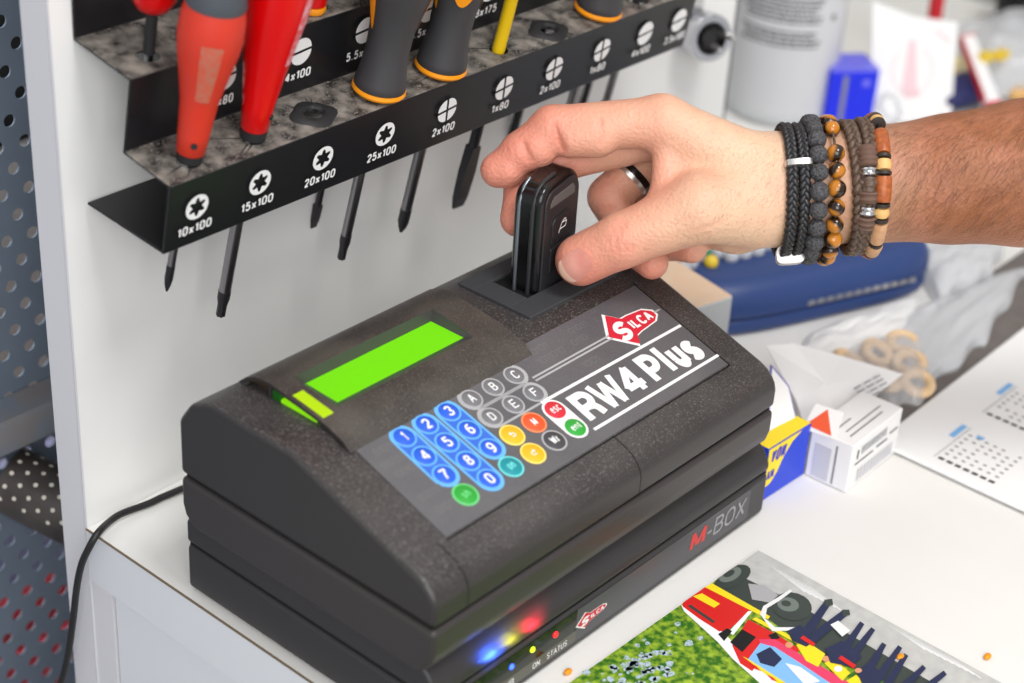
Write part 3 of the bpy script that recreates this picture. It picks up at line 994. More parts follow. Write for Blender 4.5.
# chrome cup at the right end of the rack
cc = Vector((0.40974, 0.18600, 0.12796))
t = thing('chrome_clamp', 'round chrome clamp with a black bore and two pins right of the rack', 'clamp', (cc.x, 0.203, cc.z))
dv = Vector((-0.42, -0.88, 0.12)).normalized()
u_ = dv.cross(Vector((0, 0, 1))).normalized()
w_ = u_.cross(dv) * -1
cf = lambda p, q, h: cc + u_ * p + w_ * q + dv * h
mb = MB().lathe([(0.0100, -0.017), (0.0128, -0.014), (0.0135, 0.002), (0.0125, 0.004), (0.0092, 0.004), (0.0088, -0.006)], cf, 40, cap=False)
mb.build('clamp_cup', M['chrome'], t, smooth=40)
mb = MB().lathe([(0.0001, -0.008), (0.0092, -0.006), (0.0092, -0.004), (0.0001, -0.005)], cf, 32)
mb.lathe([(0.0001, 0.002), (0.0045, 0.002), (0.0045, -0.005)], cf, 24)
mb.build('bore_insert', M['rubber'], t, smooth=40)
for px_, py_, ln in ((-0.0075, -0.001, 0.012), (-0.002, 0.005, 0.009)):
    mb = MB().tube([cf(px_, py_, -0.004), cf(px_ * 1.25, py_, ln - 0.003), cf(px_ * 1.27, py_, ln)], [0.0017, 0.0017, 0.0011], 12)
    mb.build('pin', M['silver'], t, smooth=50)
mb = MB()
mb.prism([(-0.007, 0.009), (0.007, 0.009), (0.008, 0.05), (-0.008, 0.05)], lambda a, b, z: cc + Vector((a, 0.009 + z, b + 0.002)), 0, 0.006)
mb.build('clamp_arm', M['chrome'], t, bevel=(0.002, 3))

# ---------------------------------------------------------------- key programming machine (upper unit)
X0, X1, Y0, Y1 = -0.0060, 0.2104, -0.0035, 0.1355
mach = thing('key_programmer', 'black key programming machine with lit green display and coloured keypad', 'machine', (0.102, 0.066, 0.0379))
EX = lambda a, b, x: (x, a, b)
MB().prism([(Y0 + 0.010, 0.0396), (Y0 + 0.005, 0.0420), (Y0 + 0.0014, 0.0466), (Y0, 0.0520), (Y0, 0.0622), (Y1, 0.0622), (Y1, 0.0490), (Y1 - 0.0016, 0.0440), (Y1 - 0.005, 0.0408), (Y1 - 0.010, 0.0396)], EX, X0, X1).build('lower_shell', M['plastic2'], mach, bevel=(0.0024, 4, 32))
MB().box((X0 + 0.002, Y0 + 0.002, 0.0600), (X1 - 0.002, Y1 - 0.002, 0.0660)).build('shell_seam', M['gap'], mach)
for x in (0.012, 0.192):
    for y in (0.012, 0.12):
        MB().lathe([(0.006, 0.0379), (0.0065, 0.0385), (0.0065, 0.042)], lambda a, b, h, x=x, y=y: (x + a, y + b, h), 20).build('foot', M['rubber'], mach)
SL = 0.3295
ZT = 0.1046


def slope(y):
    return min(ZT, 0.0853 + (y - 0.0123) * SL)


lid = [(Y0, 0.0638), (Y0, 0.0728), (Y0 + 0.0008, 0.0757), (Y0 + 0.0026, 0.0785), (Y0 + 0.0056, 0.0812), (Y0 + 0.0095, slope(Y0 + 0.0095)), (0.0712, ZT), (0.1165, ZT), (0.1285, 0.0990), (Y1, 0.0890), (Y1, 0.0638)]
MB().prism(lid, EX, X0, X1).build('lid', M['plastic'], mach, bevel=(0.0026, 4, 26))


def groove(pts, w=0.0005):
    """thin joint line following points on the lid, across direction x"""
    mb = MB()
    P = [Vector(p) for p in pts]
    for a, b in zip(P, P[1:]):
        d = (b - a).normalized()
        sd = Vector((1, 0, 0)) if abs(d.x) < 0.5 else Vector((0, 1, 0))
        mb.add([a - sd * w / 2, a + sd * w / 2, b + sd * w / 2, b - sd * w / 2], [(0, 1, 2, 3)])
    return mb


def lid_line(x, y_to):
    pts = [(x, Y0 - 0.00006, 0.0642), (x, Y0 - 0.00006, 0.0728), (x, Y0 + 0.00075, 0.07575), (x, Y0 + 0.00255, 0.07858), (x, Y0 + 0.00555, 0.08129), (x, Y0 + 0.0095, slope(Y0 + 0.0095) + 0.0001)]
    y = Y0 + 0.0105
    while y < y_to:
        pts.append((x, y, slope(y) + 0.00012))
        y += 0.01
    pts.append((x, y_to, slope(y_to) + 0.00012))
    return pts


groove(lid_line(0.0118, 0.0125)).build('lid_joint', M['gap'], mach)
groove(lid_line(0.1135, 0.0125)).build('lid_joint', M['gap'], mach)
# recessed edge round the keypad film
eps = 0.0002
mb = groove([(0.0155, 0.0115, slope(0.0115) + eps), (0.1932, 0.0115, slope(0.0115) + eps)], 0.0007)
g2 = groove([(0.1932, 0.0115, slope(0.0115) + eps), (0.1932, 0.0660, slope(0.066) + eps)], 0.0008)
mb.add(g2.v, g2.f)
g2 = groove([(0.1185, 0.0655, slope(0.0655) + eps), (0.1185, 0.072, slope(0.072) + eps), (0.1185, 0.115, ZT + eps)], 0.0006)
mb.add(g2.v, g2.f)
mb.build('keypad_joint', M['gap'], mach)

# keypad film on the slope
kf = frame((0.0161, 0.0123, 0.08545), (1, 0, 0), (0, 0.0525, 0.0173))
film_ = MB().slab([(0, 0), (176.5, 0), (176.5, 55.3), (0, 55.3)], kf, -0.2, 0.25).build('keypad_film', M['plate'], mach)
Z1 = 0.33


def flat(pts, mi=0, z=Z1, mb=None):
    mb = mb or MB()
    mb.poly([kf(x, y, z) for x, y in pts], mi)
    return mb


# printed frames behind the keys
def pillprint(x0, y0, x1, y1, r, c1, c2, name):
    mb = flat(pill(x0, y0, x1, y1, r + 1.0), 0, 0.30)
    flat(pill(x0, y0, x1, y1, r), 1, 0.36, mb)
    return mb.build(name, [M[c1], M[c2]], mach)


pillprint(20.9, 44.3, 21.2, 22.0, 5.0, 'bluerim', 'bluebg', 'key_frame')
pillprint(33.4, 44.5, 35.0, 11.1, 5.0, 'bluerim', 'bluebg', 'key_frame')
pillprint(46.2, 44.7, 47.4, 22.0, 5.0, 'bluerim', 'bluebg', 'key_frame')
pillprint(59.4, 44.8, 85.2, 44.8, 4.9, 'gprint', 'plate', 'key_frame')
pillprint(59.6, 33.6, 85.2, 33.6, 4.9, 'gprint', 'plate', 'key_frame')
flat(pill(86.0, 22.3, 86.3, 11.2, 5.6), 0, 0.30).build('key_frame', M['wprint'], mach)


def key(x, y, r, face, rim, glyph, gh, label, gm='wprint', bold=0.17):
    mb = MB()
    mb.lathe([(r, 0.0), (r, 0.5), (r - 0.5, 0.75), (0.001, 0.8)], lambda a, b, h: kf(x + a, y + b, h), 32)
    k = mb.build('key_button', M[face], mach, smooth=40)
    k['label'] = label
    if rim:
        mb = MB()
        ring(mb, x, y, r - 0.05, r + 0.75, kf, 0.25, 0.42, 0, 32)
        mb.build('key_rim', M[rim], k)
    if glyph:
        mb = MB()
        if glyph == 'left' or glyph == 'right':
            s = -1 if glyph == 'left' else 1
            put_text(mb, '<' if s < 0 else '>', lambda a, b, z: kf(a, b, z), x - 1.3, y - 1.6, x + 1.3, y + 1.6, 0, 0.12, 0.86)
        else:
            w_ = gh * ((0.24 if glyph == '1' else 0.62) if len(glyph) == 1 else 0.55 * len(glyph))
            put_text(mb, glyph, kf, x - w_ / 2, y - gh / 2, x + w_ / 2, y + gh / 2, 0, bold, 0.86)
        mb.build('key_symbol', M[gm], k)
    return k


KX = {'1': (20.9, 44.3), '2': (33.4, 44.5), '3': (46.2, 44.7), '4': (21.0, 33.1), '5': (33.9, 33.4), '6': (46.6, 33.4), '7': (21.2, 22.0), '8': (34.4, 22.1), '9': (47.2, 21.9), '0': (35.0, 11.1)}
for g, (x, y) in KX.items():
    key(x, y, 4.3, 'bluekey', 'bluerim', g, 5.2, 'blue round key with white %s' % g)
for g, x, y in (('A', 59.4, 44.8), ('B', 72.2, 44.8), ('C', 85.2, 44.8), ('D', 59.6, 33.6), ('E', 72.6, 33.6), ('F', 85.2, 33.6)):
    key(x, y, 4.1, 'greykey', 'gprint', g, 4.4, 'grey round key with letter %s' % g, bold=0.14)
key(59.9, 22.2, 4.6, 'yellowkey', 'yellowrim', 'left', 3, 'yellow round key upper', 'wprint')
key(60.3, 10.9, 4.6, 'yellowkey', 'yellowrim', 'right', 3, 'yellow round key lower', 'wprint')
key(72.9, 22.2, 4.6, 'orangekey', 'orangerim', 'M', 3.6, 'orange red round key with letter M')
key(73.2, 11.0, 4.6, 'darkkey', 'gprint', 'Wr', 3.6, 'dark grey round key reading Wr')
key(86.0, 22.3, 4.5, 'redkey', None, 'esc', 3.0, 'red round key reading esc', bold=0.15)
key(86.3, 11.2, 4.5, 'greenkey', None, 'ent', 3.0, 'green round key', bold=0.15)
key(47.3, 10.9, 4.5, 'tealkey', 'tealrim', 'on', 3.2, 'teal round key', 'tealrim')
key(21.2, 10.6, 4.6, 'greenkey', 'greenrim', 'sh', 3.2, 'green round key at lower left', 'greenrim')

# printed rules, name and faint digits
mb = MB()
for (xa, ya, xb, yb, hw) in ((83.7, 28.2, 175.9, 27.2, 0.7), (92.5, 6.2, 177.0, 6.0, 0.7)):
    flat([(xa, ya - hw), (xb, yb - hw), (xb, yb + hw), (xa, ya + hw)], 0, Z1, mb)
mb.build('name_rules', M['wprint'], mach)
mb = MB()
for d in (-0.9, 0.9):
    flat([(91.0, 38.9 + d - 0.45), (141.0, 38.9 + d - 0.45), (141.0, 38.9 + d + 0.45), (91.0, 38.9 + d + 0.45)], 0, Z1, mb)
flat([(166, 38.6), (175, 38.6), (175, 39.4), (166, 39.4)], 0, Z1, mb)
mb.build('logo_rules', M['gprint'], mach)
mb = MB()
for ch, xa, xb, th in (('R', 94.8, 106.2, 0.215), ('W', 106.4, 122.6, 0.175), ('4', 122.4, 133.8, 0.20), ('P', 138.3, 148.6, 0.215), ('l', 150.2, 153.6, 0.21)):
    put_text(mb, ch, kf, xa, 8.4, xb, 24.6, 0, th, Z1)
put_text(mb, 'u', kf, 155.2, 8.2, 163.4, 20.0, 0, 0.28, Z1)
put_text(mb, 's', kf, 164.4, 8.2, 172.4, 20.2, 0, 0.27, Z1)
mb.build('name_lettering', M['wprint'], mach)
for (s, xa, ya, xb, yb) in (('01011', 5, 42.5, 15, 46.0), ('01011001', 3, 36, 15, 39.5), ('10010', 4, 30, 14, 33.5), ('00101101', 4, 17, 16, 20.5), ('01011', 6, 9, 16, 12.5),
                            ('0110101', 95, 48.5, 111, 52), ('1011010', 100, 43, 116, 46.5), ('01011', 126, 49, 137, 52), ('0110', 122, 43.2, 131, 46.5), ('1001', 116, 31.5, 126, 35)):
    mb = MB()
    put_text(mb, s, kf, xa, ya, xb, yb, 0, 0.1, 0.29)
    mb.build('faint_digits', M['faint'], mach)

KEYLOGO = [(148.5, 49.2), (139.9, 39.1), (149.4, 29.2), (153.0, 33.6), (156.6, 34.3), (162.6, 34.8), (167.1, 35.2), (170.6, 37.5), (170.5, 40.3), (166.5, 43.1), (157.8, 44.0), (153.7, 44.0)]


def logo(fn, pts, parent, z, sc=1.0):
    c = (sum(p[0] for p in pts) / len(pts), sum(p[1] for p in pts) / len(pts))
    mb = MB()
    big = [(c[0] + (p[0] - c[0]) * 1.10, c[1] + (p[1] - c[1]) * 1.12) for p in pts]
    mb.poly([fn(x, y, z) for x, y in big], 0)
    mb.poly([fn(x, y, z + 0.06) for x, y in pts], 1)
    # white S inside the key bow, then the small letters in its shank
    x0, y0 = pts[1]
    put_text(mb, 'S', fn, x0 + 3.2, y0 - 6.0, x0 + 11.4, y0 + 4.6, 0, 0.25, z + 0.12, shear=0.22)
    put_text(mb, 'ILCA', fn, x0 + 14.4, y0 - 2.8, x0 + 28.6, y0 + 2.6, 0, 0.22, z + 0.12)
    return mb.build('logo', [M['wprint'], M['logo_red']], parent)


logo(kf, KEYLOGO, mach, Z1)

# display hood: a raised arch over the display, its left end open
HX0, HX1 = 0.0180, 0.1172
hp = [(0.0590, slope(0.0590) - 0.002), (0.0590, slope(0.059) + 0.0005), (0.0629, 0.1044), (0.0709, 0.1070), (0.0772, 0.1084), (0.0860, 0.1096), (0.0940, 0.1106), (0.1008, 0.1117), (0.1046, 0.1120), (0.1090, 0.1115), (0.1130, 0.1104), (0.1172, 0.1082), (0.1210, 0.1048), (0.1210, 0.1015)]
WX0, WX1, WY0, WY1 = 0.0235, 0.1012, 0.0772, 0.1008
LZ = 0.1060
mb = MB()
mb.prism(hp, EX, HX0, WX0)
mb.prism(hp, EX, WX1, HX1)
k0, k1 = 4, 7
mb.prism(hp[:k0 + 1] + [(WY0, 0.1010)], EX, WX0, WX1)
mb.prism(hp[k1:] + [(WY1, 0.1015)], EX, WX0, WX1)
mb.build('display_hood', M['hood'], mach, smooth=35)
outer = hp[1:-1]
inner = [(0.0602, slope(0.0602) - 0.0004), (0.0636, 0.1031), (0.0712, 0.1056), (0.0774, 0.1070), (0.0861, 0.1082), (0.0941, 0.1092), (0.1007, 0.1103), (0.1046, 0.1106), (0.1087, 0.1101), (0.1124, 0.1091), (0.1162, 0.1070), (0.1194, 0.1040)]
mb = MB()
for i in range(len(outer) - 1):
    mb.prism([outer[i], outer[i + 1], inner[i + 1], inner[i]], EX, 0.0132, HX0)
mb.build('hood_shell', M['hood'], mach, smooth=35)
MB().prism([(0.0602, 0.1000)] + inner + [(0.1194, 0.1015)], EX, 0.0172, 0.0184).build('hood_inside', M['hood_in'], mach)
o = MB().prism([(0.0985, 0.1040), (0.0985, 0.1060), (0.0910, 0.1074), (0.0790, 0.1071), (0.0790, 0.1040)], EX, 0.0148, 0.0172).build('display_edge', [M['lcd_side']], mach)
o['label'] = 'glowing green edge of the display'
MB().box((0.0146, 0.0990, 0.1040), (0.0172, 0.1030, 0.1084)).build('display_bracket', M['lcd_dark'], mach)
MB().box((0.0142, 0.1036, 0.1040), (0.0172, 0.1050, 0.1096)).build('display_bracket', M['plastic2'], mach)
# emissive patch painting the backlight glow seen through the smoked hood
def hz(y):
    for (a, b), (c, d) in zip(hp[1:], hp[2:]):
        if a <= y <= c and c > a:
            return b + (d - b) * (y - a) / (c - a)
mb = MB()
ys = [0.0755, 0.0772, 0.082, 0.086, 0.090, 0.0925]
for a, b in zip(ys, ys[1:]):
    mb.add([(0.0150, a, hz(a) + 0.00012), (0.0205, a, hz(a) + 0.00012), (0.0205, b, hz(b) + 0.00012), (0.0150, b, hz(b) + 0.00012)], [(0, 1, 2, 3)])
mb.build('backlight_glow', mat('yellow green backlight glow', rgb(120, 150, 10), 0.3, emit=rgb(186, 222, 20), estr=0.62), mach)
o = MB().box((0.0285, 0.0818, 0.1050), (WX1 - 0.0004, WY1 - 0.0001, LZ)).build('display', M['lcd'], mach)
o['label'] = 'lit green display with no text'
mb = MB()
fl_ = LZ + 0.0002
ri = [(WX0, WY0, hz(WY0)), (WX1, WY0, hz(WY0)), (WX1, WY1, hz(WY1)), (WX0, WY1, hz(WY1))]
lo_ = [(0.0287, 0.0820, fl_), (WX1 - 0.0010, 0.0820, fl_), (WX1 - 0.0010, WY1 - 0.0004, fl_), (0.0287, WY1 - 0.0004, fl_)]
mb.add(ri + lo_, [(k, (k + 1) % 4, 4 + (k + 1) % 4, 4 + k) for k in range(4)])
mb.build('display_frame', mat('grey display frame', rgb(72, 68, 70), 0.4), mach, recalc=False)

# key slot insert
SX0, SX1, SY0, SY1 = 0.1332, 0.1940, 0.0742, 0.1158
OX0, OX1, OY0, OY1 = 0.1450, 0.1835, 0.0862, 0.1065
mb = MB()
zt = 0.1062
for (a, b, c, d) in ((SX0, SY0, SX1, OY0), (SX0, OY1, SX1, SY1), (SX0, OY0, OX0, OY1), (OX1, OY0, SX1, OY1)):
    mb.box((a, b, 0.1030), (c, d, zt))
mb.build('slot_insert', M['bezel'], mach, bevel=(0.0004, 2))
mb = MB()
mb.box((OX0, OY0, 0.1044), (OX1, OY1, 0.1048))
mb.build('slot_floor', M['gap'], mach)

# ---------------------------------------------------------------- lower unit
box = thing('reader_box', 'flat black reader box with M-BOX lettering under the key programming machine', 'machine', (0.11, 0.07, 0.0))
LX, LD = 0.2200, 0.1408
MB().box((0, 0, 0.0008), (LX, LD, 0.0226)).build('lower_shell', M['mbox'], box, bevel=(0.0022, 3))
MB().box((0.0012, 0.0012, 0.0215), (LX - 0.0012, LD - 0.0012, 0.0255)).build('shell_seam', M['gap'], box)
MB().prism([(0, 0.0242), (0, 0.0280), (0.0030, 0.0335), (0.0080, 0.0378), (LD - 0.004, 0.0378), (LD, 0.035), (LD, 0.0242)], EX, 0, LX).build('upper_shell', M['mbox'], box, bevel=(0.0028, 4, 15))
for x in (0.014, LX - 0.014):
    for y in (0.014, LD - 0.014):
        MB().lathe([(0.006, 0.0), (0.0065, 0.0005), (0.0065, 0.003)], lambda a, b, h, x=x, y=y: (x + a, y + b, h), 20).build('foot', M['rubber'], box)
bf = frame((0, -0.0001, 0), (1, 0, 0), (0, 0, 1))
strip = mat('graphite front film', rgb(70, 70, 74), 0.3)
MB().slab([(84, 4.8), (205, 4.8), (206, 6), (206, 20.6), (84, 20.6)], bf, -0.2, 0.15).build('front_label', strip, box)
o = MB().slab([(10, 4.8), (84, 4.8), (84, 10.4), (10, 10.4)], bf, -0.2, 0.15).build('front_label', mat('olive grey front film', rgb(88, 86, 78), 0.35), box)
MB().slab([(10, 10.4), (82, 10.4), (84, 12.4), (84, 20.8), (10, 20.8)], bf, -0.2, 0.12).build('lamp_window', mat('dark green window', rgb(30, 36, 26), 0.12), box)
mb = MB()
put_text(mb, 'M', bf, 161.0, 8.6, 172.0, 18.2, 0, 0.24, 0.22, shear=0.15)
mb.build('name_lettering', mat('red lettering', rgb(206, 60, 58), 0.5), box)
mb = MB()
put_text(mb, '-BOX', bf, 173.5, 8.8, 202.0, 18.0, 0, 0.13, 0.22, shear=0.15)
mb.build('name_lettering', mat('grey lettering', rgb(150, 150, 154), 0.5), box)
mb = MB()
put_text(mb, 'STATUS', bf, 66.0, 6.0, 78.5, 9.0, 0, 0.14, 0.22)
put_text(mb, 'ON', bf, 57.2, 6.0, 61.6, 9.0, 0, 0.14, 0.22)
put_text(mb, 'IR', bf, 42.5, 6.0, 46.0, 9.0, 0, 0.14, 0.22)
mb.build('lamp_lettering', M['wprint'], box)
logo(lambda x, y, z: bf(84.5 + (x - 139.9) * 0.60, 12.3 + (y - 39.1) * 0.40 + (x - 139.9) * 0.02, z), KEYLOGO, box, 0.2)
for x, z, m_, lab in ((70.4, 16.2, 'led_r', 'red lit lamp'), (56.3, 16.8, 'led_y', 'green yellow lit lamp'), (43.9, 15.6, 'led_b', 'blue lit lamp')):
    o = MB().lathe([(1.3, 0.0), (1.3, 0.3), (0.9, 0.8), (0.01, 1.0)], lambda a, b, h: bf(x + a, z + b, h), 18).build('lamp', M[m_], box, smooth=60)
    o['label'] = lab

# ---------------------------------------------------------------- key fob in the slot
FA = math.radians(10)
fo = Vector((0.1650, 0.0955, 0.1049))
fob = thing('key_fob', 'glossy black car key fob standing upright in the slot of the machine', 'key fob', fo, (0, 0, FA))
fx, fy = Vector((math.cos(FA), math.sin(FA), 0)), Vector((-math.sin(FA), math.cos(FA), 0))
ff = lambda x, y, z: fo + (fx * x + fy * y + Vector((0, 0, 1)) * z) * 0.001
W2, T2, HT = 16.4, 7.0, 51.0


def fob_outline(w, h, r=10.0, n=10, lean=0.0):
    pts = [(-w, 0.0)]
    pts.append((w, 0.0))
    for i in range(n + 1):
        a = PI / 2 * i / n
        pts.append((w - r + r * math.cos(a), h - r + r * math.sin(a)))
    rl = r * 0.8
    for i in range(n + 1):
        a = PI / 2 + PI / 2 * i / n
        pts.append((-w + rl + rl * math.cos(a), h - rl - 1.0 + rl * math.sin(a)))
    return pts


MB().prism(fob_outline(W2, HT), lambda a, b, y: ff(a, y, b), -T2, T2).build('fob_shell', M['fob'], fob, bevel=(0.0026, 4, 40))
MB().prism(fob_outline(W2 - 2.2, HT - 2.6, 8.5), lambda a, b, y: ff(a + 0.3, y, b), -T2 - 0.7, -T2 + 1).build('front_cover', M['fob2'], fob, bevel=(0.0006, 3, 40))
mb = MB().prism([(-10.6, 39.5), (10.2, 39.5), (10.2, 42.6), (8.0, 45.0), (-8.0, 44.2), (-10.6, 41.4)], lambda a, b, y: ff(a + 0.3, y, b), -T2 - 0.9, -T2)
mb.build('top_inset', mat('satin grey inset', rgb(92, 90, 88), 0.4), fob, bevel=(0.0005, 2, 40))
btn = fob_outline(8.6, 13.0, 4.0)
for k, z in enumerate((21.5, 8.0)):
    b_ = MB().prism([(a, c + z) for a, c in (fob_outline(8.6, 13.0, 4.5) if k == 0 else fob_outline(8.6, 12.6, 0.6))], lambda a, b, y: ff(a + 0.4, y, b), -T2 - 1.5, -T2 + 0.4).build('fob_button', M['fob3'], fob, bevel=(0.0005, 3, 40))
    if k == 0:
        mb = MB()
        fs_ = lambda x, y, z=0.0: ff(0.4 + x, -T2 - 1.56 - z, y)
        def stroke(p, q, w=0.28):
            d = Vector((q[0] - p[0], q[1] - p[1])).normalized() * w
            mb.poly([fs_(p[0] + d.y, p[1] - d.x), fs_(q[0] + d.y, q[1] - d.x), fs_(q[0] - d.y, q[1] + d.x), fs_(p[0] - d.y, p[1] + d.x)])
        for p, q in (((-2.6, 27.2), (2.4, 27.2)), ((2.4, 27.0), (3.0, 29.6)), ((3.0, 29.6), (-1.0, 29.8)), ((-1.0, 29.8), (-2.6, 27.2)), ((-2.6, 27.2), (-3.3, 25.6)), ((-1.0, 29.8), (0.8, 30.9)), ((0.8, 30.9), (2.4, 30.6))):
            stroke(p, q)
        mb.build('button_icon', M['wprint'], b_)
# bright trim down the left edge, ridge on the side
mb = MB().tube([ff(-W2 - 0.15, 3.8, 0), ff(-W2 - 0.15, 3.8, 40), ff(-W2 + 0.6, 3.8, 43.5), ff(-W2 + 3.0, 3.8, 48.1), ff(-W2 + 7.5, 3.8, 50.3)], 0.0008, 10)
mb.build('trim_strip', mat('dull metal trim', rgb(132, 140, 148), 0.3, metal=0.8), fob, smooth=50)
mb = MB().tube([ff(-W2 - 0.1, -2.8, 0), ff(-W2 - 0.1, -2.8, 40), ff(-W2 + 0.7, -2.8, 43.5), ff(-W2 + 3.0, -2.8, 48.0), ff(-W2 + 7.5, -2.8, 50.2), ff(0, -2.8, 50.9)], 0.0010, 10)
mb.build('side_ridge', M['fob2'], fob, smooth=50)

# ---------------------------------------------------------------- cable
pts = [Vector(p) for p in ((0.085, 0.185, 0.0022), (0.062, 0.1925, 0.0022), (0.03345, 0.19612, 0.00220), (0.02530, 0.19655, 0.00220), (0.01534, 0.19729, 0.00300), (0.00862, 0.19708, 0.00380), (0.00215, 0.19576, 0.00400), (-0.00520, 0.19168, 0.00589), (-0.00950, 0.19035, 0.00482), (-0.01150, 0.19161, 0.00040), (-0.01250, 0.19698, -0.01111), (-0.01250, 0.20205, -0.02652), (-0.01250, 0.20718, -0.04854), (-0.01250, 0.21335, -0.07243), (-0.01250, 0.22087, -0.09368), (-0.01250, 0.23438, -0.12495))]


def smooth_path(P, n=6):
    out = []
    for i in range(len(P) - 1):
        p0, p1, p2, p3 = P[max(i - 1, 0)], P[i], P[i + 1], P[min(i + 2, len(P) - 1)]
        for k in range(n):
            t_ = k / n
            out.append(0.5 * ((2 * p1) + (p2 - p0) * t_ + (2 * p0 - 5 * p1 + 4 * p2 - p3) * t_ ** 2 + (3 * p1 - p0 - 3 * p2 + p3) * t_ ** 3))
    out.append(P[-1])
    return out


o = MB().tube(smooth_path(pts), 0.0016, 14).build('power_cord', M['cord'], loc=(0.06, 0.19, 0.0), smooth=60)
tag(o, 'black power cord running from behind the machine over the left counter edge', 'cord')

# ---------------------------------------------------------------- boxes right of the machine
def boxframe(corner, along, height_axis=Vector((0, 0, 1))):
    """local frame at a table corner: x along the front edge, y away, z up (metres)"""
    c = Vector(corner)
    ex = Vector(along).normalized()
    ey = height_axis.cross(ex)
    return lambda x, y, z: c + ex * x + ey * y + height_axis * z


# white carton: short end faces -x, long side faces the front
W0 = Vector((0.2610, -0.0185, 0.0))
wf = boxframe(W0, (1, 0.03, 0))          # x: to the right, y: to the back
t = thing('carton', 'white printed carton with a red orange triangle, right of the machine', 'box', W0, (0, 0, 0.03))
bw, bd, bh = 0.0465, 0.0225, 0.0265
mb = MB()
for (a, b) in (((0, 0, 0), (bw, bd, bh)),):
    mb.prism([(0, 0), (bw, 0), (bw, bd), (0, bd)], lambda p, q, z: wf(p, q, z), 0.0003, bh)
mb.build('carton_body', M['card'], t, bevel=(0.0007, 2, 40))
ffr = frame(wf(0, 0, 0), wf(1, 0, 0) - wf(0, 0, 0), (0, 0, 1))
lfr = frame(wf(0, bd, 0), wf(0, 0, 0) - wf(0, 1, 0), (0, 0, 1))
tfr = frame(wf(0, 0, bh), wf(1, 0, 0) - wf(0, 0, 0), wf(0, 1, 0) - wf(0, 0, 0))
mb = MB()
def rects(mb, fn, lst, mi=0, z=0.25):
    for (a, b, c, d) in lst:
        mb.poly([fn(a, b, z), fn(c, b, z), fn(c, d, z), fn(a, d, z)], mi)
rects(mb, ffr, [(4, 14, 21, 14.8), (24, 14.4, 34, 15.4), (36, 16.5, 44, 17.4), (5, 17, 6.2, 22)], 0)
rects(mb, ffr, [(9 + 2.2 * i, 18, 10 + 2.2 * i, 22.5) for i in range(11)], 1)
rects(mb, ffr, [(8 + 3.1 * i, 3, 10.0 + 3.1 * i, 10) for i in range(11)], 2)
rects(mb, tfr, [(6, 5, 36, 5.9), (8, 8.5, 40, 9.3), (6, 13, 20, 13.8)], 1)
rects(mb, lfr, [(3, 2, 12, 20)], 2)
rects(mb, lfr, [(14, 2, 15, 23)], 1)
mb.build('carton_print', [M['ink'], M['cardgrey'], M['ltgrey']], t)
# lid flap folded up over the short end, with the triangle
P_ = [Vector(p) for p in ((0.25850, 0.00750, 0.02502), (0.26000, -0.00840, 0.02633), (0.26800, 0.00136, 0.03749), (0.26800, 0.01356, 0.03410))]
fe = (P_[1] - P_[0]).normalized()
fv = (P_[3] - P_[0])
fv = (fv - fe * fv.dot(fe)).normalized()
flf = frame(P_[0], fe, fv)
fw = (P_[1] - P_[0]).length * 1000
mb = MB().slab([(-0.5, 0), (fw + 0.5, 0), (fw - 0.5, 13.5), (1.0, 13.5)], flf, -0.25, 0.25)
mb.build('lid_flap', M['card'], t)
mb = MB()
mb.poly([flf(x, y, 0.45) for x, y in ((0.4, 2.4), (fw - 1.6, 0.9), (fw / 2 - 0.4, 12.6))])
mb.build('warning_triangle', M['tri'], t)

# leaflet standing out of the cartons
pp = [(0.28504, 0.04905, 0.04135), (0.29804, 0.04197, 0.04082), (0.32161, 0.02699, 0.03026), (0.34390, 0.00373, 0.02077), (0.31231, 0.00405, 0.01796), (0.28781, 0.00529, 0.01564), (0.27369, 0.01559, 0.01660), (0.27461, 0.02246, 0.02715)]
cpt = Vector((0.0, 0.0, 0.0))
for p in pp:
    cpt += Vector(p) / len(pp)
lf_n = Vector((-0.55, -0.62, 0.55)).normalized()
mb = MB()
n = len(pp)
vs = [Vector(p) for p in pp] + [cpt] + [Vector(p) - lf_n * 0.0004 for p in pp] + [cpt - lf_n * 0.0004]
fs = [(i, (i + 1) % n, n) for i in range(n)] + [(n + 1 + (i + 1) % n, n + 1 + i, 2 * n + 1) for i in range(n)] + [(i, n + 1 + i, n + 1 + (i + 1) % n, (i + 1) % n) for i in range(n)]
mb.add(vs, fs)
t = thing('leaflet', 'folded white paper leaflet sticking up between the white carton and the blue edged carton', 'paper', (cpt.x, cpt.y, 0.0))
mb.build('sheet', M['paper'], t)
mb = MB()
ua = (Vector(pp[3]) - Vector(pp[4])).normalized()
ub = (Vector(pp[4]) - Vector(pp[5])).normalized()
q0 = Vector((0.30948, 0.01229, 0.02291))
dn = (Vector((0.32923, 0.00880, 0.02470)) - q0)
dl = Vector((0.30628, 0.00685, 0.02276)) - q0
for r in range(4):
    for s_ in range(3):
        a = q0 + dl * (r * 0.55) + dn * (0.05 + 0.33 * s_)
        mb.add([a, a + dn * 0.27, a + dn * 0.27 + dl * 0.16, a + dl * 0.16], [(0, 1, 2, 3)])
mb.build('leaflet_print', M['cardgrey'], t)

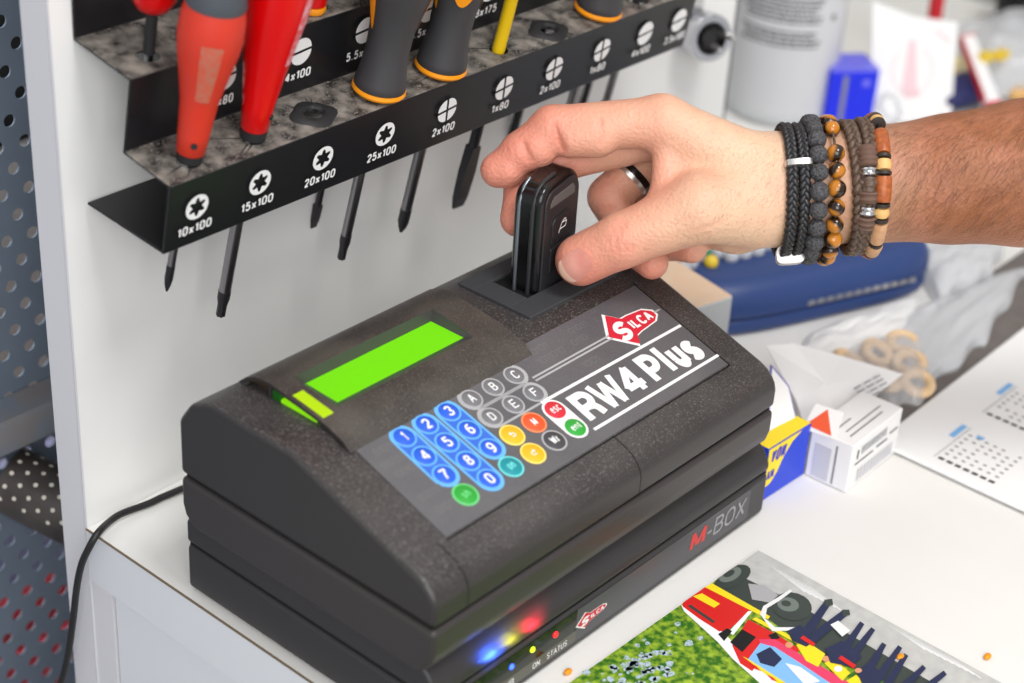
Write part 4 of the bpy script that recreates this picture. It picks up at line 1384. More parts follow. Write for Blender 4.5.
# yellow and blue carton with raised white flap
yf = boxframe((0.2265, 0.0055, 0.0), (1, -0.04, 0))
t = thing('carton', 'blue and yellow carton with a raised white flap against the machine', 'box', (0.2265, 0.0055, 0.0), (0, 0, -0.04))
yw, yd, yh = 0.0335, 0.018, 0.0292
MB().prism([(0, 0), (yw, 0), (yw, yd), (0, yd)], lambda p, q, z: yf(p, q, z), 0.0003, yh).build('carton_body', M['royal'], t, bevel=(0.0006, 2, 40))
yfr = frame(yf(0, 0, 0), yf(1, 0, 0) - yf(0, 0, 0), (0, 0, 1))
ytf = frame(yf(0, 0, yh), yf(1, 0, 0) - yf(0, 0, 0), yf(0, 1, 0) - yf(0, 0, 0))
mb = MB()
mb.poly([yfr(x, y, 0.25) for x, y in ((0.3, 8), (5, 9), (9, 13), (13, 20), (19, 26), (26, 29.0), (0.3, 29.0))], 0)
mb.poly([ytf(x, y, 0.25) for x, y in ((0.3, 0.3), (33, 0.3), (33, 9), (0.3, 9))], 0)
put_text(mb, 'VON', yfr, 2, 20.5, 13, 27.5, 1, 0.2, 0.4, shear=0.2)
put_text(mb, 'AM', yfr, 1, 11.5, 6.5, 16.5, 1, 0.2, 0.4)
mb.build('carton_print', [M['ryellow'], M['blueline']], t)
fp = [Vector(p) for p in ((0.23560, 0.01246, 0.02703), (0.25753, 0.01066, 0.02787), (0.26499, 0.01586, 0.04675), (0.26376, 0.03250, 0.04702))]
nf = (fp[1] - fp[0]).cross(fp[3] - fp[0]).normalized()
fp[2] = fp[2] - nf * (fp[2] - fp[0]).dot(nf)
cf_ = sum(fp, Vector()) / 4
mb = MB()
mb.add([p for p in fp] + [p - nf * 0.0006 for p in fp], [(0, 1, 2, 3), (7, 6, 5, 4), (0, 4, 5, 1), (1, 5, 6, 2), (2, 6, 7, 3), (3, 7, 4, 0)], 0)
for off in (0.0002, -0.0008):
    mb.poly([cf_ + (p - cf_) * 0.92 + nf * off for p in fp], 1)
mb.build('raised_flap', [M['blueline'], M['card']], t)

# wood topped block
wb0 = Vector((0.302, 0.0815, 0.0))
t = thing('wooden_block', 'pale wooden block with grey side, behind the right end of the machine', 'block', (0.28, 0.11, 0), (0, 0, -0.2))
e1 = Vector((math.cos(-0.23), math.sin(-0.23), 0))
e2 = Vector((-e1.y, e1.x, 0))
bfn = lambda a, b, z: wb0 + e1 * a + e2 * b + Vector((0, 0, z))
MB().prism([(-0.056, 0), (0, 0), (0, 0.062), (-0.056, 0.062)], bfn, 0.0003, 0.0492).build('block_side', M['pale_side'], t, bevel=(0.0012, 3, 40))
MB().prism([(-0.0555, 0.0005), (-0.0005, 0.0005), (-0.0005, 0.0615), (-0.0555, 0.0615)], bfn, 0.0485, 0.0498).build('block_top', M['tan'], t, bevel=(0.0006, 2, 40))

# blue case
ca = math.radians(-21.0)
cc_ = Vector((0.4080, 0.1085, 0.0))
t = thing('zip_case', 'blue leatherette case lying closed behind the hand, pale lettering along its front edge', 'case', cc_, (0, 0, ca))
c1_, c2v = Vector((math.cos(ca), math.sin(ca), 0)), Vector((-math.sin(ca), math.cos(ca), 0))
cfn = lambda x, y, z: cc_ + c1_ * x + c2v * y + Vector((0, 0, z))


def pillow(L_, D_, z0, z1, ez0, ez1, e=4.0, n=56, m=7):
    """superellipse loaf between z0 and z1; edge rounding heights ez"""
    mb = MB()
    levels = []
    for i in range(m + 1):
        f = i / m
        levels.append((z0 + ez0 * (1 - math.cos(PI / 2 * f)) , 1 - ez0 * 0.9 * (1 - math.sin(PI / 2 * f)) / (D_ / 2)))
    for i in range(m + 1):
        f = i / m
        levels.append((z1 - ez1 + ez1 * math.sin(PI / 2 * f), 1 - ez1 * 0.95 * (1 - math.cos(PI / 2 * f)) / (D_ / 2)))
    vs = []
    for z, s in levels:
        ox = L_ / 2 - (1 - s) * D_ / 2
        oy = D_ / 2 - (1 - s) * D_ / 2
        for j in range(n):
            an = 2 * PI * j / n
            c, s_ = math.cos(an), math.sin(an)
            r = (abs(c) ** e + abs(s_) ** e) ** (-1 / e)
            vs.append(cfn(ox * r * c, oy * r * s_, z))
    k = len(levels)
    fs = [(i * n + j, i * n + (j + 1) % n, (i + 1) * n + (j + 1) % n, (i + 1) * n + j) for i in range(k - 1) for j in range(n)]
    fs += [tuple(range(n))[::-1], tuple(range((k - 1) * n, k * n))]
    return mb.add(vs, fs)


pillow(0.158, 0.064, 0.0004, 0.0095, 0.004, 0.002).build('case_base', M['case'], t, smooth=50)
pillow(0.155, 0.061, 0.0090, 0.0110, 0.0005, 0.0005).build('case_seam', M['case2'], t, smooth=50)
pillow(0.159, 0.065, 0.0106, 0.0305, 0.002, 0.013).build('case_lid', M['case'], t, smooth=50)
mb = MB()
for i in range(12):
    x = -0.016 + i * 0.0062
    mb.prism([(x, 0.0125), (x + 0.0052, 0.0125), (x + 0.0047, 0.0152), (x + 0.0006, 0.0152)], lambda a, b, y: cfn(a, -0.0327 + y, b), -0.0004, 0.0006)
mb.build('case_lettering', M['silver'], t)

# beads on a string
bp = [Vector(p) for p in ((0.34168, 0.13552, 0.03250), (0.35104, 0.13775, 0.03250), (0.35957, 0.13932, 0.03250), (0.35101, 0.12845, 0.03250), (0.36334, 0.13270, 0.03250), (0.36476, 0.12511, 0.03250), (0.37293, 0.12229, 0.03250), (0.38117, 0.11946, 0.03250), (0.39082, 0.12016, 0.03250), (0.39899, 0.11911, 0.03250), (0.33207, 0.13369, 0.03250))]
t = thing('bead_string', 'string of grey beads with one green and one yellow bead lying behind the wooden block', 'beads', (bp[4].x, bp[4].y, 0.0))
MB().tube(smooth_path([bp[10]] + bp[:3] + bp[4:10], 5), 0.0006, 6).build('string', M['bead_grey'], t)
for i, p in enumerate(bp):
    nm = 'bead_green' if i == 2 else ('bead_yellow' if i == 3 else 'bead_grey')
    o = MB().sphere(p, 0.0044 if i != 3 else 0.004, 16, 10).build('bead', M[nm], t, smooth=80)
    if i in (2, 3):
        o['label'] = nm.split('_')[1] + ' bead'

o = MB().box((-0.05, 0.0, 0.0003), (0.035, 0.03, 0.0280), 0, Matrix.Translation((bp[4].x + 0.016, bp[4].y + 0.012, 0)) @ Matrix.Rotation(-0.45, 4, 'Z')).build('low_carton', M['card'], bevel=(0.001, 2), loc=(bp[4].x + 0.016, bp[4].y + 0.012, 0))
tag(o, 'low white carton carrying the bead string behind the blue case', 'box')

# dark mat and calendar card
o = MB().slab([(305, -6), (560, -6), (560, 42), (330, 42), (314, 30)], frame((0, 0, 0), (1, 0, 0), (0, 1, 0)), 0.3, 1.6).build('counter_mat', M['mat'], loc=(0.42, 0.01, 0), bevel=(0.0005, 2, 40))
tag(o, 'dark grey rubber mat lying under the clear plastic bags', 'mat')
t = thing('calendar_card', 'large white calendar card with blue month names at the right edge of the counter', 'calendar', (0.4, -0.09, 0.0))
kf2 = frame((0.3055, -0.0075, 0.0022), (0, -1, 0), (1, 0, 0))
cal = frame((0, 0, 0), (1, 0, 0), (0, 1, 0))
MB().slab([(306.5, -16), (322, -7), (468, -4), (540, -4), (540, -190), (306, -190)], cal, 1.7, 3.4).build('card', M['paper'], t, bevel=(0.0003, 1, 40))
def at_cal(x, y, z=0.00355):
    return Vector((x, y, z))


def month(x0, y0, seed, hi):
    """a month block: rows run along -y, lines stack along x"""
    r_ = random.Random(seed)
    mb = MB()
    def q(a, b, la, lb, mi):
        # a runs along -y, b along +x (mm from the block corner)
        mb.add([at_cal(x0 + b * 0.001, y0 - a * 0.001), at_cal(x0 + b * 0.001, y0 - (a + la) * 0.001), at_cal(x0 + (b + lb) * 0.001, y0 - (a + la) * 0.001), at_cal(x0 + (b + lb) * 0.001, y0 - a * 0.001)], [(0, 1, 2, 3)], mi)
    for i in range(7):
        q(i * 4.5, 0, 3.1, 2.2, 0)
    for row in range(6):
        for i in range(7):
            if r_.random() < 0.9:
                q(i * 4.5 + 0.5, 6.0 + row * 4.6, 1.9, 1.3, 1)
    q(-2.0, 0, 0.4, 36, 1)
    q(-6.5, 22, 3.0, 14, 2)
    q(*hi, 3.8, 3.0, 3)
    mb.build('month_block', [M['ink'], M['cardgrey'], M['bluep'], M['bluep']], t)


month(0.3145, -0.036, 1, (4.0, 30.0))
month(0.368, -0.033, 2, (20.8, 21.0))
month(0.3145, -0.098, 3, (8.0, 30.0))
month(0.368, -0.096, 4, (12.0, 30.0))
month(0.422, -0.036, 5, (12.0, 20.0))
month(0.422, -0.098, 6, (4.0, 30.0))
month(0.476, -0.036, 7, (4.0, 30.0))

# ---------------------------------------------------------------- plastic bags
def bag(name, label, corners, h, amp, seed, m, nx=26, ny=22, puff=None, cat='plastic bag'):
    """crumpled closed film bag over four table corners"""
    A_, B_, C_, D_ = [Vector((c[0], c[1], 0)) for c in corners]
    r_ = random.Random(seed)
    wav = [(r_.uniform(3, 15), r_.uniform(-15, 15), r_.uniform(0, 6.28), r_.uniform(0.3, 1.0)) for _ in range(9)]
    def hh(s, u):
        z = sum(abs(math.sin(a * s + b * u + p)) * w_ for a, b, p, w_ in wav) / 5.0
        e = (4 * s * (1 - s)) ** 0.35 * (4 * u * (1 - u)) ** 0.35
        q = h * e if puff is None else h * e * puff(s, u)
        return q, amp * z * (0.35 + 0.65 * e)
    mb = MB()
    top, bot = [], []
    for i in range(nx + 1):
        for j in range(ny + 1):
            s, u = i / nx, j / ny
            wob = 0.0022 * math.sin(11 * u + seed) * (abs(2 * s - 1) ** 6) + 0.0022 * math.sin(13 * s + seed) * (abs(2 * u - 1) ** 6)
            p = (A_ * (1 - s) + B_ * s) * (1 - u) + (D_ * (1 - s) + C_ * s) * u + Vector((wob, wob, 0))
            q, w_ = hh(s, u)
            top.append(p + Vector((0, 0, 0.0022 + q + w_)))
            bot.append(p + Vector((0, 0, 0.0020)))
    W_ = ny + 1
    fs = [(i * W_ + j, (i + 1) * W_ + j, (i + 1) * W_ + j + 1, i * W_ + j + 1) for i in range(nx) for j in range(ny)]
    k = len(top)
    mb.add(top + bot, fs + [tuple(reversed([v + k for v in f])) for f in fs])
    c = (A_ + B_ + C_ + D_) / 4
    t = thing(name, label, cat, c)
    mb.build('bag_film', m, t, smooth=35)
    return t


t = bag('plastic_bag', 'clear plastic bag holding beige rings, on the counter behind the white carton', [(0.352, 0.052), (0.330, 0.004), (0.362, -0.005), (0.408, 0.034)], 0.012, 0.004, 3, M['film'])
ringc = [(0.3545, 0.0395), (0.372, 0.0335), (0.3755, 0.0165), (0.352, 0.0165), (0.340, 0.026), (0.391, 0.030), (0.361, 0.003)]
for i, (x, y) in enumerate(ringc):
    mb = MB()
    tlt = Matrix.Rotation(0.25 + 0.2 * math.sin(i * 2.1), 4, 'X') @ Matrix.Rotation(0.3 * math.cos(i * 1.7), 4, 'Y')
    P = [Vector((x, y, 0.0085)) + (tlt @ Vector((0.0066 * math.cos(2 * PI * k / 22), 0.0066 * math.sin(2 * PI * k / 22), 0))) for k in range(22)]
    o = mb.tube(P, 0.0028, 10, closed=True).build('felt_ring', M['beige'], loc=(x, y, 0.0025), smooth=60)
    tag(o, 'beige ring in the clear plastic bag behind the white carton', 'ring', 'beige rings in the clear bag')
bag('plastic_bag', 'clear empty zip bag spread across the dark mat near the blue case', [(0.398, 0.052), (0.360, 0.0), (0.432, 0.0035), (0.532, 0.028)], 0.007, 0.006, 11, M['film2'])
bag('bubble_wrap', 'crinkled clear bubble wrap at the right end of the blue case', [(0.50, 0.095), (0.452, 0.042), (0.50, 0.036), (0.572, 0.06)], 0.010, 0.008, 23, M['film2'], 34, 30, cat='bubble wrap')
bag('plastic_bag', 'crumpled white tissue bag lying in front of the blue case', [(0.365, 0.072), (0.332, 0.058), (0.40, 0.028), (0.45, 0.052)], 0.006, 0.005, 31, film('white tissue film', rgb(240, 240, 240), 0.8, 0.5))

# ---------------------------------------------------------------- brochure
ba = math.radians(-1.4)
bc = Vector((0.1945, -0.0150, 0.0))
b1, b2 = Vector((math.cos(ba), math.sin(ba), 0)), Vector((-math.sin(ba), math.cos(ba), 0))
t = thing('brochure', 'glossy picture sheet of a red fire engine on grass lying in front of the machine', 'brochure', (0.12, -0.09, 0), (0, 0, ba))
bl = lambda x, y, z=0.0: bc + b1 * x + b2 * y + Vector((0, 0, z))
MB().prism([(-0.21, -0.15), (0, -0.15), (0, 0), (-0.21, 0)], bl, 0.0003, 0.0008).build('sheet', M['paper'], t)
PIC = [('grass', [(-0.2097, -0.1497), (-0.0003, -0.1497), (-0.0003, -0.0003), (-0.2097, -0.0003)]), ('road', [(-0.0003, -0.0003), (-0.02246, -0.0003), (-0.02246, -4e-05), (-0.02162, -0.1496), (-0.0003, -0.1497)]), ('tyre', [(-0.02189, -0.0003), (-0.01924, -0.0307), (-0.02115, -0.10817), (-0.03305, -0.0968), (-0.04011, -0.06042), (-0.03502, -0.01583), (-0.03553, -0.00123)]), ('wprint', [(-0.00589, -0.01168), (-0.00584, -0.01272), (-0.00958, -0.03228), (-0.01021, -0.03168)]), ('wprint', [(-0.00578, -0.01482), (-0.00572, -0.01585), (-0.00946, -0.03532), (-0.01009, -0.03472)]), ('wprint', [(-0.00566, -0.01794), (-0.00561, -0.01897), (-0.00934, -0.03835), (-0.00997, -0.03775)]), ('wprint', [(-0.00555, -0.02105), (-0.00549, -0.02207), (-0.00922, -0.04136), (-0.00985, -0.04076)]), ('wprint', [(-0.00544, -0.02415), (-0.00538, -0.02516), (-0.0091, -0.04436), (-0.00973, -0.04377)]), ('wprint', [(-0.00533, -0.02723), (-0.00527, -0.02824), (-0.00898, -0.04735), (-0.00961, -0.04676)]), ('wprint', [(-0.00521, -0.0303), (-0.00516, -0.03131), (-0.00886, -0.05033), (-0.00949, -0.04973)]), ('wprint', [(-0.00266, -0.06936), (-0.0026, -0.07031), (-0.00503, -0.08939), (-0.00564, -0.0888)]), ('wprint', [(-0.00253, -0.07273), (-0.00247, -0.07369), (-0.00489, -0.09266), (-0.00551, -0.09208)]), ('wprint', [(-0.0024, -0.0761), (-0.00234, -0.07704), (-0.00476, -0.09592), (-0.00537, -0.09534)]), ('wprint', [(-0.00227, -0.07944), (-0.00221, -0.08038), (-0.00463, -0.09917), (-0.00524, -0.09859)]), ('wprint', [(-0.00214, -0.08277), (-0.00209, -0.08371), (-0.0045, -0.1024), (-0.00511, -0.10182)]), ('wprint', [(-0.00201, -0.08609), (-0.00196, -0.08702), (-0.00437, -0.10561), (-0.00497, -0.10503)]), ('wprint', [(-0.00188, -0.08938), (-0.00183, -0.09031), (-0.00423, -0.10881), (-0.00484, -0.10824)]), ('wprint', [(-0.00176, -0.09267), (-0.0017, -0.09359), (-0.0041, -0.112), (-0.00471, -0.11142)]), ('wprint', [(-0.00163, -0.09594), (-0.00158, -0.09686), (-0.00398, -0.11517), (-0.00458, -0.11459)]), ('tyre', [(-0.01411, -0.0059), (-0.01607, -0.00755), (-0.01901, -0.00878), (-0.02256, -0.00944), (-0.0263, -0.00946), (-0.02978, -0.00884), (-0.03259, -0.00765), (-0.03441, -0.00605), (-0.03502, -0.00422), (-0.03434, -0.00237), (-0.03246, -0.00072), (-0.02958, -0.0003), (-0.02605, -0.0003), (-0.02228, -0.0003), (-0.01873, -0.0003), (-0.01585, -0.00053), (-0.01399, -0.00216), (-0.01339, -0.00402)]), ('tyre2', [(-0.01769, -0.00348), (-0.01894, -0.00456), (-0.02082, -0.00537), (-0.02308, -0.00581), (-0.02546, -0.00584), (-0.02766, -0.00546), (-0.02944, -0.0047), (-0.03058, -0.00366), (-0.03094, -0.00247), (-0.03049, -0.00126), (-0.02926, -0.0003), (-0.02742, -0.0003), (-0.02516, -0.0003), (-0.02277, -0.0003), (-0.02054, -0.0003), (-0.01873, -0.0003), (-0.01757, -0.00105), (-0.01721, -0.00226)]), ('tyre', [(-0.02066, -0.00219), (-0.02125, -0.00269), (-0.02215, -0.00305), (-0.02326, -0.00325), (-0.02444, -0.00325), (-0.02555, -0.00306), (-0.02646, -0.0027), (-0.02705, -0.0022), (-0.02726, -0.00164), (-0.02706, -0.00108), (-0.02648, -0.00059), (-0.02558, -0.0003), (-0.02447, -0.0003), (-0.02329, -0.0003), (-0.02217, -0.0003), (-0.02126, -0.00057), (-0.02066, -0.00106), (-0.02045, -0.00162)]), ('gprint', [(-0.02349, -0.01159), (-0.01921, -0.01753), (-0.02071, -0.02651), (-0.02654, -0.02754), (-0.03124, -0.01939)]), ('tyre', [(-0.01833, -0.04128), (-0.02149, -0.04243), (-0.02476, -0.04257), (-0.02776, -0.0417), (-0.03013, -0.03992), (-0.03159, -0.03744), (-0.03198, -0.03455), (-0.03124, -0.0316), (-0.02945, -0.02892), (-0.02681, -0.02685), (-0.02365, -0.02563), (-0.02033, -0.02544), (-0.01726, -0.0263), (-0.01484, -0.0281), (-0.01335, -0.03064), (-0.01299, -0.03359), (-0.01379, -0.03658), (-0.01565, -0.03925)]), ('tyre2', [(-0.02036, -0.03607), (-0.02196, -0.03663), (-0.02364, -0.03665), (-0.02521, -0.03612), (-0.02647, -0.03511), (-0.02728, -0.03374), (-0.02754, -0.03216), (-0.02721, -0.03058), (-0.02635, -0.02917), (-0.02504, -0.02811), (-0.02344, -0.02753), (-0.02175, -0.0275), (-0.02016, -0.02803), (-0.01889, -0.02905), (-0.01807, -0.03044), (-0.01782, -0.03202), (-0.01816, -0.03362), (-0.01904, -0.03502)]), ('tyre', [(-0.0217, -0.03291), (-0.02239, -0.03315), (-0.02312, -0.03314), (-0.02381, -0.03289), (-0.02438, -0.03242), (-0.02474, -0.03179), (-0.02487, -0.03108), (-0.02475, -0.03037), (-0.02439, -0.02975), (-0.02383, -0.02929), (-0.02314, -0.02905), (-0.0224, -0.02906), (-0.02171, -0.02931), (-0.02115, -0.02978), (-0.02078, -0.03041), (-0.02065, -0.03112), (-0.02077, -0.03183), (-0.02114, -0.03245)]), ('paper', [(-0.05631, -0.0003), (-0.05901, -0.00427), (-0.06476, -0.02657), (-0.0689, -0.03736), (-0.07288, -0.05381), (-0.07143, -0.06016), (-0.06409, -0.06717), (-0.06081, -0.04506), (-0.06064, -0.03223), (-0.05784, -0.02342)]), ('truck', [(-0.05461, -0.0003), (-0.04981, -0.0003), (-0.0399, -0.0003), (-0.03497, -0.0008), (-0.03653, -0.02274), (-0.04106, -0.02396), (-0.05547, -0.02476), (-0.05875, -0.02255), (-0.05829, -0.01222), (-0.05682, -0.00176)]), ('ryellow', [(-0.03934, -0.0003), (-0.03497, -0.0008), (-0.03499, -0.03152), (-0.03725, -0.03211)]), ('ryellow', [(-0.04815, -0.00066), (-0.04368, -0.00206), (-0.04377, -0.01176), (-0.04781, -0.01163)]), ('tyre', [(-0.05341, -0.00313), (-0.05472, -0.0174), (-0.05639, -0.01762), (-0.05511, -0.00337)]), ('truck', [(-0.06206, -0.03175), (-0.04345, -0.02625), (-0.0428, -0.04121), (-0.04353, -0.05283), (-0.05283, -0.05436), (-0.05428, -0.04437), (-0.06927, -0.04721), (-0.06883, -0.04085)]), ('ryellow', [(-0.04222, -0.02742), (-0.03989, -0.0278), (-0.03927, -0.04986), (-0.04141, -0.05135)]), ('paper', [(-0.05652, -0.02555), (-0.03911, -0.02306), (-0.03786, -0.02424), (-0.05657, -0.02817)]), ('wprint', [(-0.03701, -0.02779), (-0.03167, -0.02548), (-0.02191, -0.02632), (-0.01353, -0.02667), (-0.01404, -0.02808), (-0.02297, -0.02812), (-0.03152, -0.02746), (-0.03764, -0.03084), (-0.03943, -0.03727), (-0.0317, -0.04458), (-0.03272, -0.04631), (-0.0425, -0.03794)]), ('dark', [(-0.06112, -0.03002), (-0.05065, -0.02843), (-0.05059, -0.0356), (-0.06264, -0.03729)]), ('dark', [(-0.06062, -0.02344), (-0.05473, -0.02368), (-0.05478, -0.02631), (-0.06243, -0.02791)]), ('dark', [(-0.04587, -0.03831), (-0.04181, -0.03949), (-0.04379, -0.04293), (-0.04729, -0.04138)]), ('pinkp', [(-0.05104, -0.03694), (-0.04585, -0.04186), (-0.04617, -0.05467), (-0.04627, -0.0792), (-0.04639, -0.08407), (-0.0582, -0.07279), (-0.05797, -0.05798), (-0.05781, -0.04791)]), ('bluep', [(-0.06441, -0.04163), (-0.05253, -0.03905), (-0.05007, -0.04488), (-0.05086, -0.05794), (-0.0522, -0.07354), (-0.05377, -0.07702), (-0.06703, -0.06436)]), ('navyp', [(-0.05945, -0.04205), (-0.05158, -0.04344), (-0.0542, -0.05134), (-0.0607, -0.05199), (-0.06285, -0.04654)]), ('paper', [(-0.05536, -0.05366), (-0.05293, -0.05939), (-0.05414, -0.07002), (-0.06061, -0.06718)]), ('ryellow', [(-0.06468, -0.0388), (-0.06441, -0.04163), (-0.06556, -0.06577), (-0.0685, -0.06296)]), ('truck', [(-0.06584, -0.04369), (-0.06557, -0.04651), (-0.0666, -0.04976), (-0.06738, -0.04733)]), ('truck', [(-0.06662, -0.05226), (-0.06635, -0.05504), (-0.06707, -0.05852), (-0.06785, -0.05612)]), ('ryellow', [(-0.04263, -0.05019), (-0.03744, -0.0516), (-0.03859, -0.06186), (-0.04753, -0.06452), (-0.04802, -0.05894)]), ('ryellow', [(-0.04364, -0.06481), (-0.03852, -0.06625), (-0.04108, -0.07576), (-0.04761, -0.07625)]), ('ryellow', [(-0.04642, -0.07738), (-0.04033, -0.07816), (-0.04255, -0.08441), (-0.04698, -0.0835)]), ('skinp', [(-0.04354, -0.04933), (-0.04416, -0.04964), (-0.04485, -0.04977), (-0.04552, -0.04972), (-0.04611, -0.04947), (-0.04653, -0.04907), (-0.04674, -0.04856), (-0.04671, -0.04801), (-0.04644, -0.04747), (-0.04598, -0.04702), (-0.04536, -0.0467), (-0.04467, -0.04656), (-0.04399, -0.04662), (-0.0434, -0.04687), (-0.04298, -0.04727), (-0.04277, -0.04778), (-0.0428, -0.04834), (-0.04307, -0.04888)]), ('skinp', [(-0.03973, -0.0651), (-0.04034, -0.0654), (-0.04103, -0.06552), (-0.0417, -0.06545), (-0.04228, -0.06521), (-0.0427, -0.06481), (-0.04291, -0.06431), (-0.04288, -0.06376), (-0.04261, -0.06324), (-0.04215, -0.0628), (-0.04153, -0.0625), (-0.04085, -0.06238), (-0.04017, -0.06244), (-0.03959, -0.06269), (-0.03917, -0.06309), (-0.03896, -0.06359), (-0.03899, -0.06414), (-0.03926, -0.06466)]), ('paper', [(-0.04138, -0.07208), (-0.04199, -0.07237), (-0.04267, -0.07249), (-0.04334, -0.07242), (-0.04391, -0.07217), (-0.04433, -0.07177), (-0.04453, -0.07128), (-0.0445, -0.07074), (-0.04424, -0.07022), (-0.04378, -0.0698), (-0.04317, -0.0695), (-0.04249, -0.06938), (-0.04182, -0.06945), (-0.04124, -0.0697), (-0.04082, -0.0701), (-0.04062, -0.0706), (-0.04065, -0.07114), (-0.04091, -0.07165)]), ('navyp', [(-0.03789, -0.04231), (-0.03061, -0.04382), (-0.03268, -0.05434), (-0.04064, -0.05383), (-0.04172, -0.04754)]), ('navyp', [(-0.03343, -0.05088), (-0.0328, -0.04632), (-0.00867, -0.04162), (-0.00918, -0.04481)]), ('navyp', [(-0.03568, -0.05495), (-0.03336, -0.05023), (-0.00812, -0.05079), (-0.00983, -0.05407)]), ('tyre', [(-0.00904, -0.04124), (-0.00593, -0.04324), (-0.00907, -0.04588), (-0.01242, -0.04457)]), ('tyre', [(-0.00909, -0.05048), (-0.00688, -0.05256), (-0.00943, -0.05476), (-0.01276, -0.05344)]), ('navyp', [(-0.03593, -0.06005), (-0.02641, -0.06206), (-0.02897, -0.0736), (-0.03793, -0.07367), (-0.04184, -0.06653)]), ('navyp', [(-0.0331, -0.06838), (-0.0327, -0.06443), (-0.01008, -0.06017), (-0.01035, -0.06243)]), ('navyp', [(-0.03406, -0.07285), (-0.0333, -0.06885), (-0.00993, -0.06562), (-0.01041, -0.06789)]), ('wprint', [(-0.0213, -0.05262), (-0.01658, -0.05347), (-0.01843, -0.06073), (-0.02422, -0.0606)]), ('navyp', [(-0.03823, -0.07678), (-0.03037, -0.07743), (-0.03194, -0.08615), (-0.04002, -0.08849), (-0.04374, -0.08328)]), ('navyp', [(-0.03468, -0.0821), (-0.03458, -0.07831), (-0.01511, -0.0743), (-0.0152, -0.07646)]), ('navyp', [(-0.03608, -0.08771), (-0.03562, -0.08387), (-0.01175, -0.08001), (-0.01206, -0.0822)]), ('navyp', [(-0.03943, -0.09273), (-0.03913, -0.08897), (-0.01438, -0.08456), (-0.0146, -0.08671)]), ('navyp', [(-0.03792, -0.09807), (-0.0365, -0.09419), (-0.01516, -0.09382), (-0.01602, -0.09603)]), ('navyp', [(-0.0372, -0.10396), (-0.03518, -0.10011), (-0.01191, -0.10188), (-0.01312, -0.10406)]), ('skinp', [(-0.03658, -0.07835), (-0.03709, -0.07858), (-0.03767, -0.07867), (-0.03824, -0.0786), (-0.03874, -0.07837), (-0.0391, -0.07803), (-0.03929, -0.0776), (-0.03928, -0.07714), (-0.03906, -0.07671), (-0.03868, -0.07635), (-0.03817, -0.07611), (-0.03759, -0.07602), (-0.03701, -0.0761), (-0.03651, -0.07632), (-0.03615, -0.07667), (-0.03596, -0.0771), (-0.03598, -0.07756), (-0.03619, -0.07799)]), ('truck', [(-0.0382, -0.04911), (-0.03567, -0.04886), (-0.0363, -0.05532), (-0.03851, -0.05585)]), ('truck', [(-0.03731, -0.0674), (-0.03481, -0.06719), (-0.03559, -0.07504), (-0.03808, -0.07522)])]
mats_ = ['grass', 'grassblue', 'road', 'wprint', 'tyre', 'tyre2', 'truck', 'ryellow', 'paper', 'dark', 'pinkp', 'navyp', 'skinp', 'gprint', 'bluep', 'faint']
mb = MB()
for k, (mname, pts) in enumerate(PIC):
    mb.poly([bl(x, y, 0.00084 + 0.000012 * k) for x, y in pts], mats_.index(mname))
r_ = random.Random(5)
for k in range(170):
    x, y, s = r_.uniform(-0.2, -0.075), r_.uniform(-0.06, -0.004), r_.uniform(0.0006, 0.0022)
    if r_.random() < 0.75:
        x = -0.108 + r_.gauss(0, 0.016)
        y = -0.014 + r_.gauss(0, 0.008)
    if y > -0.001 or x < -0.208:
        continue
    mb.poly([bl(x + s * r_.uniform(0.6, 1.3) * math.cos(a), y + s * r_.uniform(0.5, 1.2) * math.sin(a), 0.000848) for a in (0, 1, 2, 3, 4, 5)], 1)
mb.build('printed_picture', [M[m_] for m_ in mats_], t)

for (u, lab) in (((0.17540, -0.09906, 0.00000), 'small yellow crumb on the counter at the brochure edge'), ((0.20170, -0.12487, 0.00000), 'tiny orange crumb on the counter right of the brochure'), ((0.07099, -0.00772, 0.00100), 'orange crumb on the counter at the left edge of the brochure')):
    o = MB().sphere((u[0], u[1], 0.0012), (0.0022, 0.0015, 0.0011), 9, 6).build('crumb', M['orange'], loc=(u[0], u[1], 0), smooth=60)
    tag(o, lab, 'crumb')

# ---------------------------------------------------------------- far things beyond the board
cy = Vector((0.6240, 0.2655, 0.0))
t = thing('spray_canister', 'tall pale grey canister with lines of small print standing right of the white board', 'canister', cy)
mb = MB().lathe([(0.030, 0.0003), (0.0362, 0.002), (0.0368, 0.005), (0.0368, 0.200), (0.032, 0.208), (0.022, 0.214), (0.012, 0.216)], lambda a, b, h: cy + Vector((a, b, h)), 64)
mb.build('canister_body', M['canister'], t, smooth=40)
MB().lathe([(0.0372, 0.004), (0.0372, 0.0075), (0.0366, 0.0085)], lambda a, b, h: cy + Vector((a, b, h)), 64).build('base_rim', M['pale_side'], t, smooth=40)
MB().lathe([(0.011, 0.214), (0.011, 0.222), (0.016, 0.224), (0.016, 0.245), (0.012, 0.249)], lambda a, b, h: cy + Vector((a, b, h)), 40).build('cap', M['canister'], t, smooth=40)
mb = MB()
aim = math.atan2(-0.345 - cy.y, -0.389 - cy.x)
for i, h in enumerate([0.0885, 0.0855, 0.0825, 0.0795, 0.0765, 0.0735, 0.066, 0.063, 0.060, 0.057, 0.1, 0.097, 0.094]):
    a = aim - 0.95 + (0.1 if i % 3 else 0)
    end = aim + 0.62 - 0.05 * (i % 4)
    while a < end:
        L_ = random.uniform(0.05, 0.16)
        b_ = min(a + L_, end)
        vs = []
        for an in (a, b_):
            for z in (h, h + 0.0016):
                vs.append(cy + Vector((0.03695 * math.cos(an), 0.03695 * math.sin(an), z)))
        mb.add(vs, [(0, 2, 3, 1)])
        a = b_ + 0.025
rr = 0.03695
an = aim + 0.86
